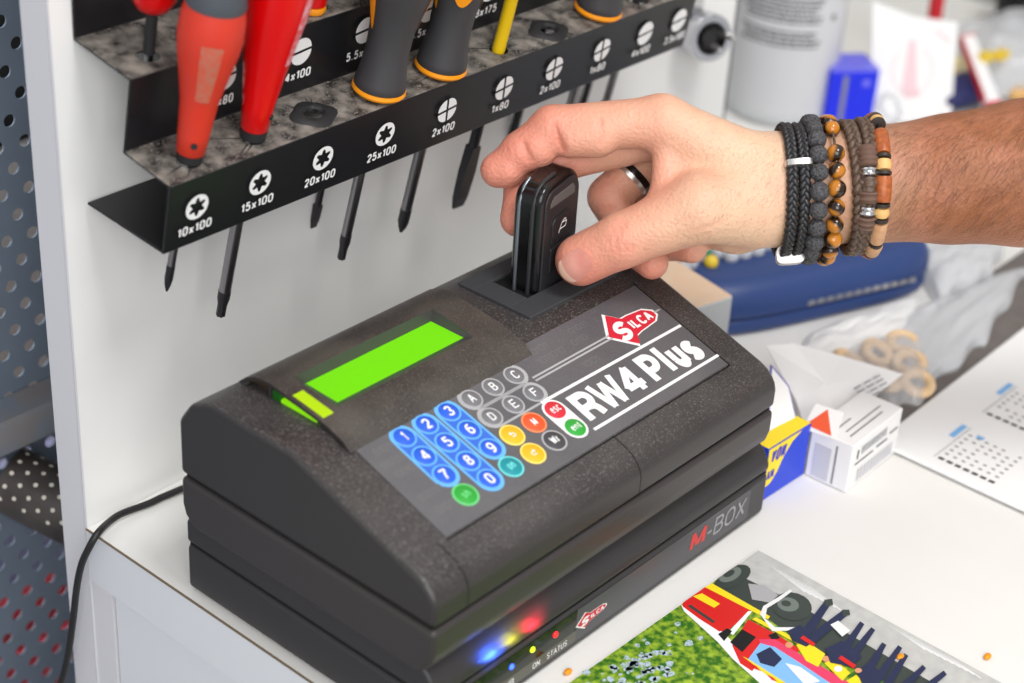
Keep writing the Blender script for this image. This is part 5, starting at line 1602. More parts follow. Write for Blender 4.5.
mb.add([cy + Vector((rr * math.cos(an + d), rr * math.sin(an + d), 0.0745 + e)) for d, e in ((-.04, 0), (.04, 0), (.04, 0.004), (-.04, 0.004))], [(0, 1, 2, 3)])
mb.build('canister_print', M['ink'], t)


def blockthing(name, label, cat, base, ang, size, main, extra=()):
    """upright box on the counter at base centre; extra: (part, material, lo, hi) in its own frame"""
    t = thing(name, label, cat, base, (0, 0, ang))
    mx = Matrix.Translation(Vector(base)) @ Matrix.Rotation(ang, 4, 'Z')
    w_, d_, h_ = size
    MB().box((-w_ / 2, -d_ / 2, 0.0003), (w_ / 2, d_ / 2, h_), 0, mx).build(name + '_body', M[main], t, bevel=(0.0012, 2, 40))
    for nm, m_, lo, hi in extra:
        MB().box(lo, hi, 0, mx).build(nm, M[m_], t)
    return t, mx


bb = Vector((0.62876, 0.20397, 0.00000))
t, mx = blockthing('blue_carton', 'small vivid blue carton with lavender top right of the grey canister', 'box', (bb.x + 0.012, bb.y + 0.022, 0), math.radians(-38), (0.034, 0.030, 0.040), 'bluebox',
                   [('carton_lid', 'bluebox_top', (-0.0168, -0.0148, 0.0395), (0.0168, 0.0148, 0.0408)), ('carton_print', 'cardgrey', (-0.008, -0.0153, 0.004), (-0.0045, -0.0146, 0.037)),
                    ('carton_spot', 'bluebox_top', (0.006, -0.0153, 0.029), (0.011, -0.0146, 0.034))])

# square white note card with a faint red drawing, leaning back
pa, pb = Vector((0.64865, 0.20611, 0.00000)), Vector((0.70176, 0.17496, 0.00000))
exn = (pb - pa).normalized()
upn = (Vector((0, 0, 1)) + Vector((0.18, 0.22, 0))).normalized()
upn = (upn - exn * upn.dot(exn)).normalized()
nt_ = frame(pa, exn, upn)
wn = (pb - pa).length * 1000
t = thing('note_card', 'square white card with a faint red drawing leaning at the back right', 'card', (pa + pb) / 2)
MB().slab([(0, 0), (wn, 0), (wn + 3, 64), (wn / 2, 70), (-1, 82)], nt_, -0.6, 0.2).build('card_sheet', M['paper'], t)
mb = MB()
nc = (wn * 0.46, 38)
mb.poly([nt_(x, y, 0.3) for x, y in ((nc[0] - 1, 54), (nc[0] + 4, 54), (nc[0] + 6, 22), (nc[0] + 9, 16), (nc[0] - 3, 15), (nc[0] - 6, 22))])
for k in range(24):
    a, b = 2 * PI * k / 24, 2 * PI * (k + 0.8) / 24
    if 0.9 < a < 2.2:
        continue
    mb.poly([nt_(nc[0] + 2 + r * math.cos(q), nc[1] - 4 + r * math.sin(q), 0.3) for r, q in ((15, a), (16.2, a), (16.2, b), (15, b))])
mb.poly([nt_(x, y, 0.3) for x, y in ((wn * 0.78, 58), (wn * 0.96, 50), (wn * 0.96, 52), (wn * 0.78, 60.5))])
mb.build('faint_drawing', M['pink'], t)
pn = Vector((0.72728, 0.19177, 0.00000)) + Vector((0.02, 0.03, 0))
t = thing('red_pen', 'red pen standing upright behind the white note card', 'pen', pn)
tp = pn + Vector((0.012, 0.01, 0.13))
dpn = (tp - pn).normalized()
MB().tube([pn + dpn * 0.002, pn + dpn * 0.012, pn + dpn * 0.13], [0.0014, 0.0052, 0.0052], 18).build('pen_barrel', M['redpen'], t, smooth=50)
MB().tube([pn + dpn * 0.13, pn + dpn * 0.136], [0.0056, 0.0040], 18).build('pen_cap', M['pale_side'], t, smooth=50)

w0 = Vector((0.71119, 0.14866, 0.00000))
t = thing('carton_strip', 'slim white carton with red edges leaning behind the forearm', 'box', w0)
s1 = Vector((0.74304, 0.19397, 0.04123))
s2 = Vector((0.71514, 0.15462, 0.01457))
dd = (s1 - s2).normalized()
side = Vector((0.66, -0.75, 0.06))
side = (side - dd * side.dot(dd)).normalized()
nn = side.cross(dd)
sf = lambda x, y, z: s2 + side * x + dd * y + nn * z
LL = (s1 - s2).length
MB().prism([(-0.005, -0.012), (0.005, -0.012), (0.0045, LL), (-0.0045, LL)], sf, -0.004, 0.004).build('strip_body', M['card'], t, bevel=(0.0006, 2, 40))
mb = MB()
for (a, b, c, d) in ((-0.00525, 0, -0.0044, LL), (-0.0052, -0.0125, 0.0052, -0.003), (-0.005, LL - 0.001, 0.005, LL + 0.0002)):
    mb.prism([(a, b), (c, b), (c, d), (a, d)], sf, -0.0042, 0.0042)
mb.build('strip_edge', M['redpen'], t)

np_ = Vector((0.72199, 0.17776, 0.00000))
o = MB().sphere((np_.x + 0.01, np_.y + 0.005, 0.010), (0.034, 0.016, 0.0098), 24, 12).build('navy_pouch', M['navy'], loc=(np_.x, np_.y, 0), smooth=60)
tag(o, 'navy fabric pouch lying behind the forearm below the note card', 'pouch')
bag('plastic_bag', 'pale plastic bag with yellow tags at the far right behind the forearm', [(0.80, 0.245), (0.735, 0.175), (0.80, 0.125), (0.90, 0.185)], 0.028, 0.014, 41, M['film2'])
for i, (u, lab) in enumerate((((0.73693, 0.17436, 0.03400), 'left yellow tag in the pale plastic bag at the far right'), ((0.74865, 0.16913, 0.03400), 'right yellow tag in the pale plastic bag at the far right'))):
    u = Vector(u)
    o = MB().box((u.x - 0.006, u.y - 0.004, 0.032), (u.x + 0.006, u.y + 0.004, 0.038)).build('yellow_tag', M['bead_yellow'], loc=(u.x, u.y, 0.032), bevel=(0.001, 2))
    tag(o, lab, 'tag')
u = Vector((0.77560, 0.21018, 0.00000))
o = MB().lathe([(0.007, 0.0003), (0.0075, 0.003), (0.0075, 0.009), (0.005, 0.013), (0.001, 0.014)], lambda a, b, h: Vector((u.x + a, u.y + b, h)), 20).build('stopper', M['ryellow'], loc=(u.x, u.y, 0), smooth=45)
tag(o, 'small yellow stopper beside the slim white carton', 'stopper')
u = Vector((0.85980, 0.20726, 0.00000)) + Vector((0.03, 0.02, 0))
t = thing('black_holder', 'black plastic holder cut by the top right corner of the view', 'holder', (u.x, u.y, 0))
MB().lathe([(0.016, 0.0003), (0.016, 0.02), (0.02, 0.03), (0.02, 0.036), (0.013, 0.04), (0.010, 0.028)], lambda a, b, h: Vector((u.x + a, u.y + b, h)), 28).build('holder_body', M['dark'], t, smooth=45)
MB().box((u.x - 0.05, u.y - 0.003, 0.018), (u.x - 0.012, u.y + 0.003, 0.022)).build('holder_arm', M['dark'], t, bevel=(0.001, 2))
for i, (uv) in enumerate(((0.75970, 0.15721, 0.00500), (0.77323, 0.15965, 0.00500), (0.76355, 0.15148, 0.00500))):
    u = Vector(uv)
    o = MB().sphere((u.x, u.y, 0.0055), 0.0052, 14, 10).build('golden_bead', M['wood_pale'], loc=(u.x, u.y, 0), smooth=60)
    tag(o, 'pale golden bead lying behind the forearm at the right edge', 'bead', 'golden beads at the right edge')
# clear oval lens in front of the card
u = Vector((0.65759, 0.19823, 0.00000))
o = MB().tube([(u.x + 0.010 * math.cos(2 * PI * k / 24), u.y + 0.006 * math.sin(2 * PI * k / 24), 0.012 + 0.007 * math.sin(2 * PI * k / 24)) for k in range(24)], 0.0016, 8, closed=True).build('clear_loop', M['film2'], loc=(u.x, u.y, 0.004), smooth=60)
tag(o, 'clear plastic loop in front of the white note card', 'loop')

# ---------------------------------------------------------------- hand and forearm
HO = Vector((0.16524, 0.08782, 0.13811))
HE = (1.04131, -0.05602, -0.85085)
HM = Matrix.Translation(HO) @ Euler(HE).to_matrix().to_4x4()
mmv = lambda *p: np.array(p, float)
# joints in the hand's own frame, millimetres: x along the arm to the elbow, y up, z to the outside of the thumb
J = {
    'wrist_a': mmv(89.67, 15.93, -2.00), 'wrist_b': mmv(91.07, 15.09, -12.00), 'wrist_c': mmv(93.07, 13.16, -20.00), 'wrist_d': mmv(93.35, 9.83, -22.00),
    'fore0': mmv(97.39, 11.30, -8.00), 'fore1': mmv(137.41, 13.71, -6.00), 'fore1b': mmv(167.20, 15.77, -5.00), 'fore2': mmv(198.62, 18.24, -4.00), 'fore3': mmv(285.19, 23.41, 0.00), 'fore4': mmv(365.07, 27.46, 2.00),
    'i1': mmv(43.42, 39.59, 0.00), 'i2': mmv(-2.93, 36.84, -2.00), 'i3': mmv(-16.15, 27.23, -4.00), 'i4': mmv(-26.44, 19.71, -6.00),
    'm1': mmv(44.18, 37.17, -20.00), 'm2': mmv(1.34, 26.06, -18.00), 'm3': mmv(-14.79, 13.18, -15.00), 'm4': mmv(-17.84, -0.97, -11.00),
    'r1': mmv(49.20, 36.98, -38.00), 'r2': mmv(22.76, 10.49, -36.00), 'r3': mmv(32.48, -11.74, -28.00), 'r4': mmv(40.68, -19.58, -20.00),
    'p1': mmv(59.46, 29.46, -52.00), 'p2': mmv(39.80, 4.35, -50.00), 'p3': mmv(49.37, -10.22, -40.00), 'p4': mmv(59.12, -12.96, -30.00),
    'thumb0': mmv(81.72, 4.26, 0.00), 'thumb1': mmv(58.57, 2.25, 10.00), 'thumb2': mmv(26.51, -10.92, 5.00), 'thumb3': mmv(9.01, -19.07, -2.00),
    'web_a': mmv(45.54, 32.77, 0.00), 'web_b': mmv(43.51, 9.04, 4.00), 'fill_a': mmv(53.34, 28.29, -6.00), 'fill_b': mmv(57.24, 11.66, -2.00), 'ip1': mmv(4.68, 33.20, 0.00), 'ip2': mmv(16.13, 33.51, 1.00), 'ip3': mmv(-9.76, 28.73, -2.00), 'ip4': mmv(-22.14, 19.62, -5.00), 'heel': mmv(77.16, 1.95, -22.00), 'heel2': mmv(63.07, 1.90, -34.00),
}


def cap(P, a, b, ra, rb):
    a, b = J[a], J[b]
    ba = b - a
    h = np.clip(((P - a) @ ba) / (ba @ ba), 0, 1)
    d = np.linalg.norm(P - a - h[..., None] * ba, axis=-1)
    return d - (ra + (rb - ra) * h)


def smin(a, b, k):
    h = np.maximum(k - np.abs(a - b), 0) / k
    return np.minimum(a, b) - h * h * h * k / 6.0


def chain(P, names, rad, k=3.0, bulge=0.0):
    d = None
    for i in range(len(names) - 1):
        c = cap(P, names[i], names[i + 1], rad[i], rad[i + 1])
        d = c if d is None else smin(d, c, k)
    return d


def seg2(P, a, b):
    """distance to a short crease line, seen on the thumb side"""
    a, b = np.array(a), np.array(b)
    ba = b - a
    h = np.clip(((P - a) @ ba) / (ba @ ba), 0, 1)
    return np.linalg.norm(P - a - h[..., None] * ba, axis=-1)


CREASES = [  # two ends and half way bulge, depth, width (mm)
    (np.array((-2.71, 37.06, 7.00)), np.array((0.66, 27.36, 7.00)), 1.40, 1.60),
    (np.array((-0.55, 31.80, 5.00)), np.array((1.14, 27.15, 5.00)), 1.00, 1.20),
    (np.array((-15.36, 28.84, 5.00)), np.array((-12.40, 20.80, 5.00)), 1.30, 1.50),
    (np.array((16.59, 38.51, 9.00)), np.array((17.44, 29.25, 9.00)), 0.90, 1.20),
    (np.array((20.85, -4.02, 16.00)), np.array((24.18, -17.36, 16.00)), 0.70, 1.10),
    (np.array((22.93, -2.77, 16.00)), np.array((27.10, -16.11, 16.00)), 0.70, 1.10),
    (np.array((25.43, -1.94, 16.00)), np.array((29.60, -14.44, 16.00)), 0.60, 1.10),
    (np.array((17.93, -5.69, 16.00)), np.array((21.26, -17.36, 16.00)), 0.70, 1.00),
    (np.array((33.64, 26.42, 12.00)), np.array((36.99, 11.33, 12.00)), 1.20, 1.40),
    (np.array((31.61, 35.75, 11.00)), np.array((34.12, 25.68, 11.00)), 0.70, 1.20),
    (np.array((39.42, 38.87, 13.00)), np.array((38.17, 26.31, 13.00)), 0.60, 1.40),
    (np.array((18.27, 3.99, -26.00)), np.array((26.19, 5.31, -26.00)), 0.80, 0.90),
    (np.array((42.36, -6.95, 23.00)), np.array((57.24, -1.17, 23.00)), 0.35, 1.00),
    (np.array((49.07, -10.20, 22.00)), np.array((65.61, -4.41, 22.00)), 0.35, 1.00),
    (np.array((59.20, -10.92, 20.00)), np.array((75.79, -5.94, 20.00)), 0.35, 1.00),
    (np.array((70.22, -11.64, 18.00)), np.array((86.86, -5.81, 18.00)), 0.35, 1.00),
    (np.array((86.86, 25.79, 18.00)), np.array((86.44, 9.16, 18.00)), 0.35, 0.80),
    (np.array((90.19, 23.71, 18.00)), np.array((89.77, 5.00, 18.00)), 0.30, 0.80),

]


def sdf(P):
    fore = chain(P, ['fore0', 'fore1', 'fore1b', 'fore2', 'fore3', 'fore4'], [24.6, 24.6, 27.6, 31.3, 37.0, 41.0], 4)
    palm = cap(P, 'wrist_a', 'i1', 15.5, 11.2)
    for c in (cap(P, 'wrist_b', 'm1', 16.5, 11.0), cap(P, 'wrist_c', 'r1', 16, 10.5), cap(P, 'wrist_d', 'p1', 15.5, 9.8), cap(P, 'wrist_d', 'heel', 17, 15.5), cap(P, 'heel', 'heel2', 16, 12)):
        palm = smin(palm, c, 12)
    thenar = chain(P, ['thumb0', 'thumb1', 'thumb2', 'thumb3'], [18.5, 14.4, 11.4, 11.1], 5)
    web = cap(P, 'web_a', 'web_b', 5.5, 5.5)
    palm = smin(palm, fore, 12)
    palm = smin(palm, cap(P, 'fill_a', 'fill_b', 11.0, 11.0), 8)
    palm = smin(palm, web, 8)
    body = smin(palm, thenar, 9)
    idx = chain(P, ['i1', 'i2', 'i3', 'i4'], [11.0, 9.9, 8.6, 7.2], 4)
    for pad in (cap(P, 'ip1', 'ip2', 9.1, 9.3), cap(P, 'ip3', 'i3', 8.9, 8.4), cap(P, 'ip4', 'i4', 7.8, 7.2)):
        idx = smin(idx, pad, 3)
    mid = chain(P, ['m1', 'm2', 'm3', 'm4'], [11.0, 9.8, 8.7, 7.8], 4)
    rng = chain(P, ['r1', 'r2', 'r3', 'r4'], [10.4, 9.2, 8.0, 7.2], 4)
    pky = chain(P, ['p1', 'p2', 'p3', 'p4'], [9.4, 8.0, 7.0, 6.4], 4)
    out = body
    for f in (idx, mid, rng, pky):
        out = np.minimum(out, smin(body, f, 7))
    for a, b, dep, wid in CREASES:
        r = seg2(P, a, b)
        out = out + dep * np.exp(-(r / wid) ** 2)
    return out


def surface_nets(fn, lo, hi, h):
    ax = [np.arange(lo[i], hi[i] + h, h) for i in range(3)]
    nx, ny, nz = [len(a) for a in ax]
    F = np.empty((nx, ny, nz))
    yy, zz = np.meshgrid(ax[1], ax[2], indexing='ij')
    for i0 in range(0, nx, 16):
        xs = ax[0][i0:i0 + 16]
        P = np.empty((len(xs), ny, nz, 3))
        P[..., 0] = xs[:, None, None]
        P[..., 1] = yy
        P[..., 2] = zz
        F[i0:i0 + 16] = fn(P)
    S = F < 0
    C = [(i, j, k) for i in (0, 1) for j in (0, 1) for k in (0, 1)]
    cnt = sum(S[i:nx - 1 + i, j:ny - 1 + j, k:nz - 1 + k].astype(np.int8) for i, j, k in C)
    act = np.argwhere((cnt > 0) & (cnt < 8))
    idm = -np.ones((nx - 1, ny - 1, nz - 1), np.int64)
    idm[tuple(act.T)] = np.arange(len(act))
    acc = np.zeros((len(act), 3))
    num = np.zeros(len(act))
    for c in C:
        for d in range(3):
            if c[d]:
                continue
            e = list(c)
            e[d] = 1
            p, q = act + np.array(c), act + np.array(e)
            fa, fb = F[tuple(p.T)], F[tuple(q.T)]
            m = (fa < 0) != (fb < 0)
            t_ = np.where(m, fa / np.where(m, fa - fb, 1), 0)
            pos = p.astype(float)
            pos[:, d] += t_
            acc[m] += pos[m]
            num[m] += 1
    V = acc / num[:, None] * h + np.array(lo)
    quads = []
    for d in range(3):
        a, b = (d + 1) % 3, (d + 2) % 3
        s0 = [slice(None)] * 3
        s1 = [slice(None)] * 3
        s0[d] = slice(0, -1)
        s1[d] = slice(1, None)
        A0, A1 = S[tuple(s0)], S[tuple(s1)]
        E_ = np.argwhere(A0 != A1)
        ok = (E_[:, a] > 0) & (E_[:, b] > 0) & (E_[:, a] < F.shape[a] - 1) & (E_[:, b] < F.shape[b] - 1)
        E_ = E_[ok]
        flip = A1[tuple(E_.T)]
        q = []
        for da, db in ((-1, -1), (0, -1), (0, 0), (-1, 0)):
            o = E_.copy()
            o[:, a] += da
            o[:, b] += db
            q.append(idm[tuple(o.T)])
        q = np.stack(q, 1)
        q[flip] = q[flip][:, ::-1]
        quads.append(q)
    return V, np.concatenate(quads)


V, Q = surface_nets(sdf, (-48, -62, -86), (402, 70, 48), 1.0)
person = None
me = bpy.data.meshes.new('person')
me.from_pydata((V * 0.001).tolist(), [], Q.tolist())
me.polygons.foreach_set('use_smooth', [True] * len(me.polygons))
# how rosy the skin is: finger ends and knuckles more than the back of the hand, arm tanned
at_ = me.attributes.new('rosy', 'FLOAT', 'POINT')
x = V[:, 0]
ros = np.clip((62 - x) / 75.0, 0, 1) * 0.75
for n_, w_, r_ in (('i2', 0.35, 14), ('i4', 0.5, 16), ('m4', 0.5, 16), ('m2', 0.3, 13), ('r2', 0.4, 14), ('r4', 0.5, 14), ('p4', 0.5, 14), ('thumb3', 0.3, 15), ('thumb2', 0.25, 14), ('i1', 0.3, 18), ('web_b', 0.5, 16)):
    ros += w_ * np.exp(-(np.linalg.norm(V - J[n_], axis=1) / r_) ** 2)
for a, b, dep, wid in CREASES:
    ros += 0.2 * np.exp(-(seg2(V, a, b) / 2.0) ** 2)
ros += 0.35 * np.clip((-V[:, 1] - 8) / 20, 0, 1) * np.clip((110 - x) / 40, 0, 1)
at_.data.foreach_set('value', np.clip(ros, 0, 1.2).astype(np.float32))
tn = me.attributes.new('tan', 'FLOAT', 'POINT')
tn.data.foreach_set('value', np.clip((x - 95) / 60.0, 0, 1).astype(np.float32))
me.update()
person = bpy.data.objects.new('person', me)
COL.objects.link(person)
person.matrix_world = HM
person.location = HO
person.rotation_euler = HE
WM['person'] = HM
tag(person, 'bare right hand and forearm of a person holding the key fob in the machine', 'person')

sk = bpy.data.materials.new('skin')
sk.use_nodes = True
nt = sk.node_tree
b = nt.nodes['Principled BSDF']
b.inputs['Roughness'].default_value = 0.45
b.inputs['Specular IOR Level'].default_value = 0.4
b.inputs['Subsurface Weight'].default_value = 0.18
b.inputs['Subsurface Radius'].default_value = (1.0, 0.35, 0.2)
b.inputs['Subsurface Scale'].default_value = 0.003
def attr(n_):
    a_ = nt.nodes.new('ShaderNodeAttribute')
    a_.attribute_name = n_
    return a_
def mixc(fac, A_, B_):
    m_ = nt.nodes.new('ShaderNodeMix')
    m_.data_type = 'RGBA'
    nt.links.new(fac, m_.inputs['Factor'])
    for s_, v_ in (('A', A_), ('B', B_)):
        if isinstance(v_, tuple):
            m_.inputs[s_].default_value = v_
        else:
            nt.links.new(v_, m_.inputs[s_])
    return m_.outputs['Result']
tc = nt.nodes.new('ShaderNodeTexCoord')
def noise(sc, det=4.0):
    n_ = nt.nodes.new('ShaderNodeTexNoise')
    n_.inputs['Scale'].default_value = sc
    n_.inputs['Detail'].default_value = det
    nt.links.new(tc.outputs['Object'], n_.inputs['Vector'])
    return n_
def rng_(sock, a0, a1, b0=0.0, b1=1.0):
    r = nt.nodes.new('ShaderNodeMapRange')
    for i_, v_ in zip(('From Min', 'From Max', 'To Min', 'To Max'), (a0, a1, b0, b1)):
        r.inputs[i_].default_value = v_
    nt.links.new(sock, r.inputs['Value'])
    return r.outputs['Result']
base = mixc(attr('tan').outputs['Fac'], rgb(222, 184, 154), rgb(150, 92, 58))
rosy = mixc(attr('rosy').outputs['Fac'], base, rgb(218, 140, 120))
n1 = noise(55)
blot = mixc(rng_(n1.outputs['Fac'], 0.42, 0.7, 0, 0.35), rosy, rgb(214, 146, 122))
n2 = noise(420, 2)
spot = mixc(rng_(n2.outputs['Fac'], 0.68, 0.76, 0, 0.22), blot, rgb(160, 96, 70))
nt.links.new(spot, b.inputs['Base Color'])
n3 = noise(700, 4)
vo = nt.nodes.new('ShaderNodeTexVoronoi')
vo.inputs['Scale'].default_value = 620
nt.links.new(tc.outputs['Object'], vo.inputs['Vector'])
ad = nt.nodes.new('ShaderNodeMath')
nt.links.new(n3.outputs['Fac'], ad.inputs[0])
nt.links.new(vo.outputs['Distance'], ad.inputs[1])
bp_ = nt.nodes.new('ShaderNodeBump')
bp_.inputs['Strength'].default_value = 0.4
bp_.inputs['Distance'].default_value = 0.0006
nt.links.new(ad.outputs[0], bp_.inputs['Height'])
nt.links.new(bp_.outputs['Normal'], b.inputs['Normal'])
me.materials.append(sk)


def cast_many(o, d):
    """skin points from o along d, in the hand frame"""
    o, d = np.array(o, float), np.array(d, float)
    d = d / np.linalg.norm(d, axis=-1, keepdims=True)
    t_ = np.zeros(len(o))
    for _ in range(60):
        t_ = np.minimum(t_ + sdf(o + d * t_[:, None]) * 0.8, 90.0)
    return o + d * t_[:, None]


def grad_many(p, e=0.3):
    g = np.stack([sdf(p + np.eye(3)[i] * e) - sdf(p - np.eye(3)[i] * e) for i in range(3)], -1)
    return g / np.linalg.norm(g, axis=-1, keepdims=True)


L3 = lambda p: HM @ Vector([c * 0.001 for c in p])

# thumb nail, lying on the skin
nc = mmv(6.60, -21.50, 0.00)
tdir = np.array((-0.80, -0.60, 0.0))   # towards the tip of the thumb
tside = np.array((-0.60, 0.80, 0.0))
vs, nx_, ny_ = [], 14, 12
for layer in (0.38, -0.3):
    for i in range(nx_ + 1):
        for j in range(ny_ + 1):
            s_, u_ = i / nx_ * 2 - 1, j / ny_ * 2 - 1
            # rounded square outline
            sx_ = s_ * math.sqrt(1 - 0.42 * u_ * u_)
            ux_ = u_ * math.sqrt(1 - 0.36 * s_ * s_)
            p0 = nc + tdir * (sx_ * 6.5) + tside * (ux_ * 5.9)
            h_ = cast_many([(p0[0], p0[1], 40.0)], [(0, 0, -1)])
            g_ = grad_many(h_)[0]
            h_ = h_[0]
            dome = 0.35 * (1 - u_ * u_) * (1 if layer > 0 else 0)
            edge = 0.35 if s_ > 0.75 and layer > 0 else 0.0
            vs.append(L3(h_ + g_ * (layer + dome + edge)))
W_ = ny_ + 1
k_ = (nx_ + 1) * W_
fs, ms = [], []
for i in range(nx_):
    for j in range(ny_):
        f = (i * W_ + j, (i + 1) * W_ + j, (i + 1) * W_ + j + 1, i * W_ + j + 1)
        fs.append(f)
        ms.append(1 if i >= nx_ - 2 else 0)
        fs.append(tuple(v + k_ for v in f[::-1]))
        ms.append(0)
rim = [j for j in range(W_)] + [i * W_ + ny_ for i in range(1, nx_ + 1)] + [nx_ * W_ + j for j in range(ny_ - 1, -1, -1)] + [i * W_ for i in range(nx_ - 1, 0, -1)]
for a, b_ in zip(rim, rim[1:] + rim[:1]):
    fs.append((a, b_, b_ + k_, a + k_))
    ms.append(0)
mb = MB().add(vs, fs)
mb.m = ms
nail = mb.build('thumb_nail', [M['nail'], M['nail_tip']], person, smooth=50)

# hair on the forearm, finer on the back of the hand
r_ = random.Random(3)
hv, hf = [], []
HO_, HD_, HC_, HA_ = [], [], [], []
for k in range(5200):
    onarm = r_.random() < 0.88
    x_ = r_.uniform(140, 300) if onarm else r_.uniform(48, 100)
    an = r_.uniform(-1.0, 2.2)            # angle round the arm: 0 faces outward, up is +90 deg
    f = min(1.4, max(-0.6, (x_ - J['fore0'][0]) / (J['fore2'][0] - J['fore0'][0])))
    c = J['fore0'] + (J['fore2'] - J['fore0']) * f
    HO_.append((x_, c[1] + 60 * math.sin(an), c[2] + 60 * math.cos(an)))
    HD_.append((0, -math.sin(an), -math.cos(an)))
    HC_.append(c)
    HA_.append(onarm)
HP_ = cast_many(HO_, HD_)
HG_ = grad_many(HP_)
for p, g_, c, onarm in zip(HP_, HG_, HC_, HA_):
    if np.linalg.norm(p - c) > 45:
        continue
    tg = np.array((-0.55 + r_.gauss(0, 0.25), -0.75 + r_.gauss(0, 0.25), 0.0))
    tg = tg - g_ * (tg @ g_)
    tg /= np.linalg.norm(tg)
    ln = r_.uniform(3.5, 9.0) if onarm else r_.uniform(1.5, 2.6)
    lift = r_.uniform(0.12, 0.45)
    w_ = np.cross(tg, g_) * (0.036 if onarm else 0.026)
    q1 = p + tg * ln * 0.5 + g_ * (ln * lift * 0.5 + 0.1)
    q2 = p + tg * ln + g_ * (ln * lift * 0.7 + 0.1)
    b0 = len(hv)
    hv += [L3(p - w_), L3(p + w_), L3(q1 + w_), L3(q1 - w_), L3(q2)]
    hf += [(b0, b0 + 1, b0 + 2, b0 + 3), (b0 + 3, b0 + 2, b0 + 4)]
ah = MB().add(hv, hf).build('arm_hair', M['hair'], person, recalc=False)
ah['kind'] = 'stuff'

# ---------------------------------------------------------------- bracelets and ring
AX = J['fore2'] - J['fore0']
AX /= np.linalg.norm(AX)


def arm_c(x_):
    return J['fore0'] + AX * ((x_ - J['fore0'][0]) / AX[0])


def loop(x_, off, n, tilt=0.0, sag=0.0, start=0.0, tiltz=0.0):
    """points round the arm at x, off mm outside the skin; tilt leans the loop along the arm"""
    c = arm_c(x_)
    e1, e2 = np.array((0, 1.0, 0)), np.array((0, 0, 1.0))
    an = start + 2 * PI * np.arange(n) / n
    d = e1 * np.cos(an)[:, None] + e2 * np.sin(an)[:, None]
    c2 = c + AX * (tilt * np.cos(an) * 25 + tiltz * np.sin(an) * 25)[:, None]
    p = cast_many(c2 + d * 60, -d) + d * (off + sag * np.maximum(0.0, -np.cos(an)) ** 2)[:, None]
    return list(zip(p, d))


def even(x_, off, step, **kw):
    """points evenly spaced along the loop"""
    P = loop(x_, off, 120, **kw)
    L_ = [0.0]
    for i in range(120):
        L_.append(L_[-1] + np.linalg.norm(P[(i + 1) % 120][0] - P[i][0]))
    n = int(L_[-1] / step)
    out = []
    for k in range(n):
        s_ = L_[-1] * k / n
        i = max(j for j in range(121) if L_[j] <= s_ + 1e-9)
        i = min(i, 119)
        f = (s_ - L_[i]) / (L_[i + 1] - L_[i])
        a, b_ = P[i], P[(i + 1) % 120]
        out.append((a[0] * (1 - f) + b_[0] * f, a[1]))
    return out, L_[-1] / n


def worn(name, label, cat, x_, group=None):
    c = L3(arm_c(x_))
    return thing(name, label, cat, c, HE, group)


def braid(pts, r, twist, n=10, strands=3):
    """plaited cord round a closed path: strands wound round it"""
    mb = MB()
    P = [p for p, d in pts]
    k = len(P)
    for s_ in range(strands):
        path = []
        for i in range(k):
            t_ = P[(i + 1) % k] - P[i - 1]
            t_ = t_ / np.linalg.norm(t_)
            d = pts[i][1]
            w_ = np.cross(t_, d)
            ph = twist * 2 * PI * i / k + 2 * PI * s_ / strands
            path.append(L3(P[i] + w_ * (r * 0.62 * math.sin(ph)) + d * (r * 0.38 * math.sin(2 * ph))))
        mb.tube(path, r * 0.0005, 7, closed=True)
    return mb


XP = {'b1': 98.71, 'b2': 107.03, 'b3': 114.3, 'b4': 126.36, 'b5': 133.43, 'clip_y': 20.01, 'clasp_y': -16.6, 'gap_y': 28.09, 'b5_start': 21.0, 'b5_dir': 1, 'wraps': [(18.3, 26.39, 4.3, 'brwrap', 'thread_wrap'), (14.47, 18.3, 4.0, 'chrome', 'silver_spacer'), (8.09, 14.47, 3.4, 'brleather', 'leather_knot'), (3.83, 8.51, 4.5, 'brwrap', 'thread_wrap'), (-0.43, 3.41, 4.1, 'chrome', 'silver_spacer'), (-5.11, -0.43, 4.5, 'brwrap', 'thread_wrap')]}
# 1 black plaited double strap with silver clip and clasp
t = worn('bracelet', 'black double plaited leather bracelet with silver clip, nearest the hand', 'bracelet', XP['b1'], 'bracelets on the wrist')
for dx in (-2.6, 2.6):
    braid(loop(XP['b1'] + dx, 1.9, 170, sag=1.2), 2.45, 19).build('leather_strand', M['leather'], t, smooth=60)


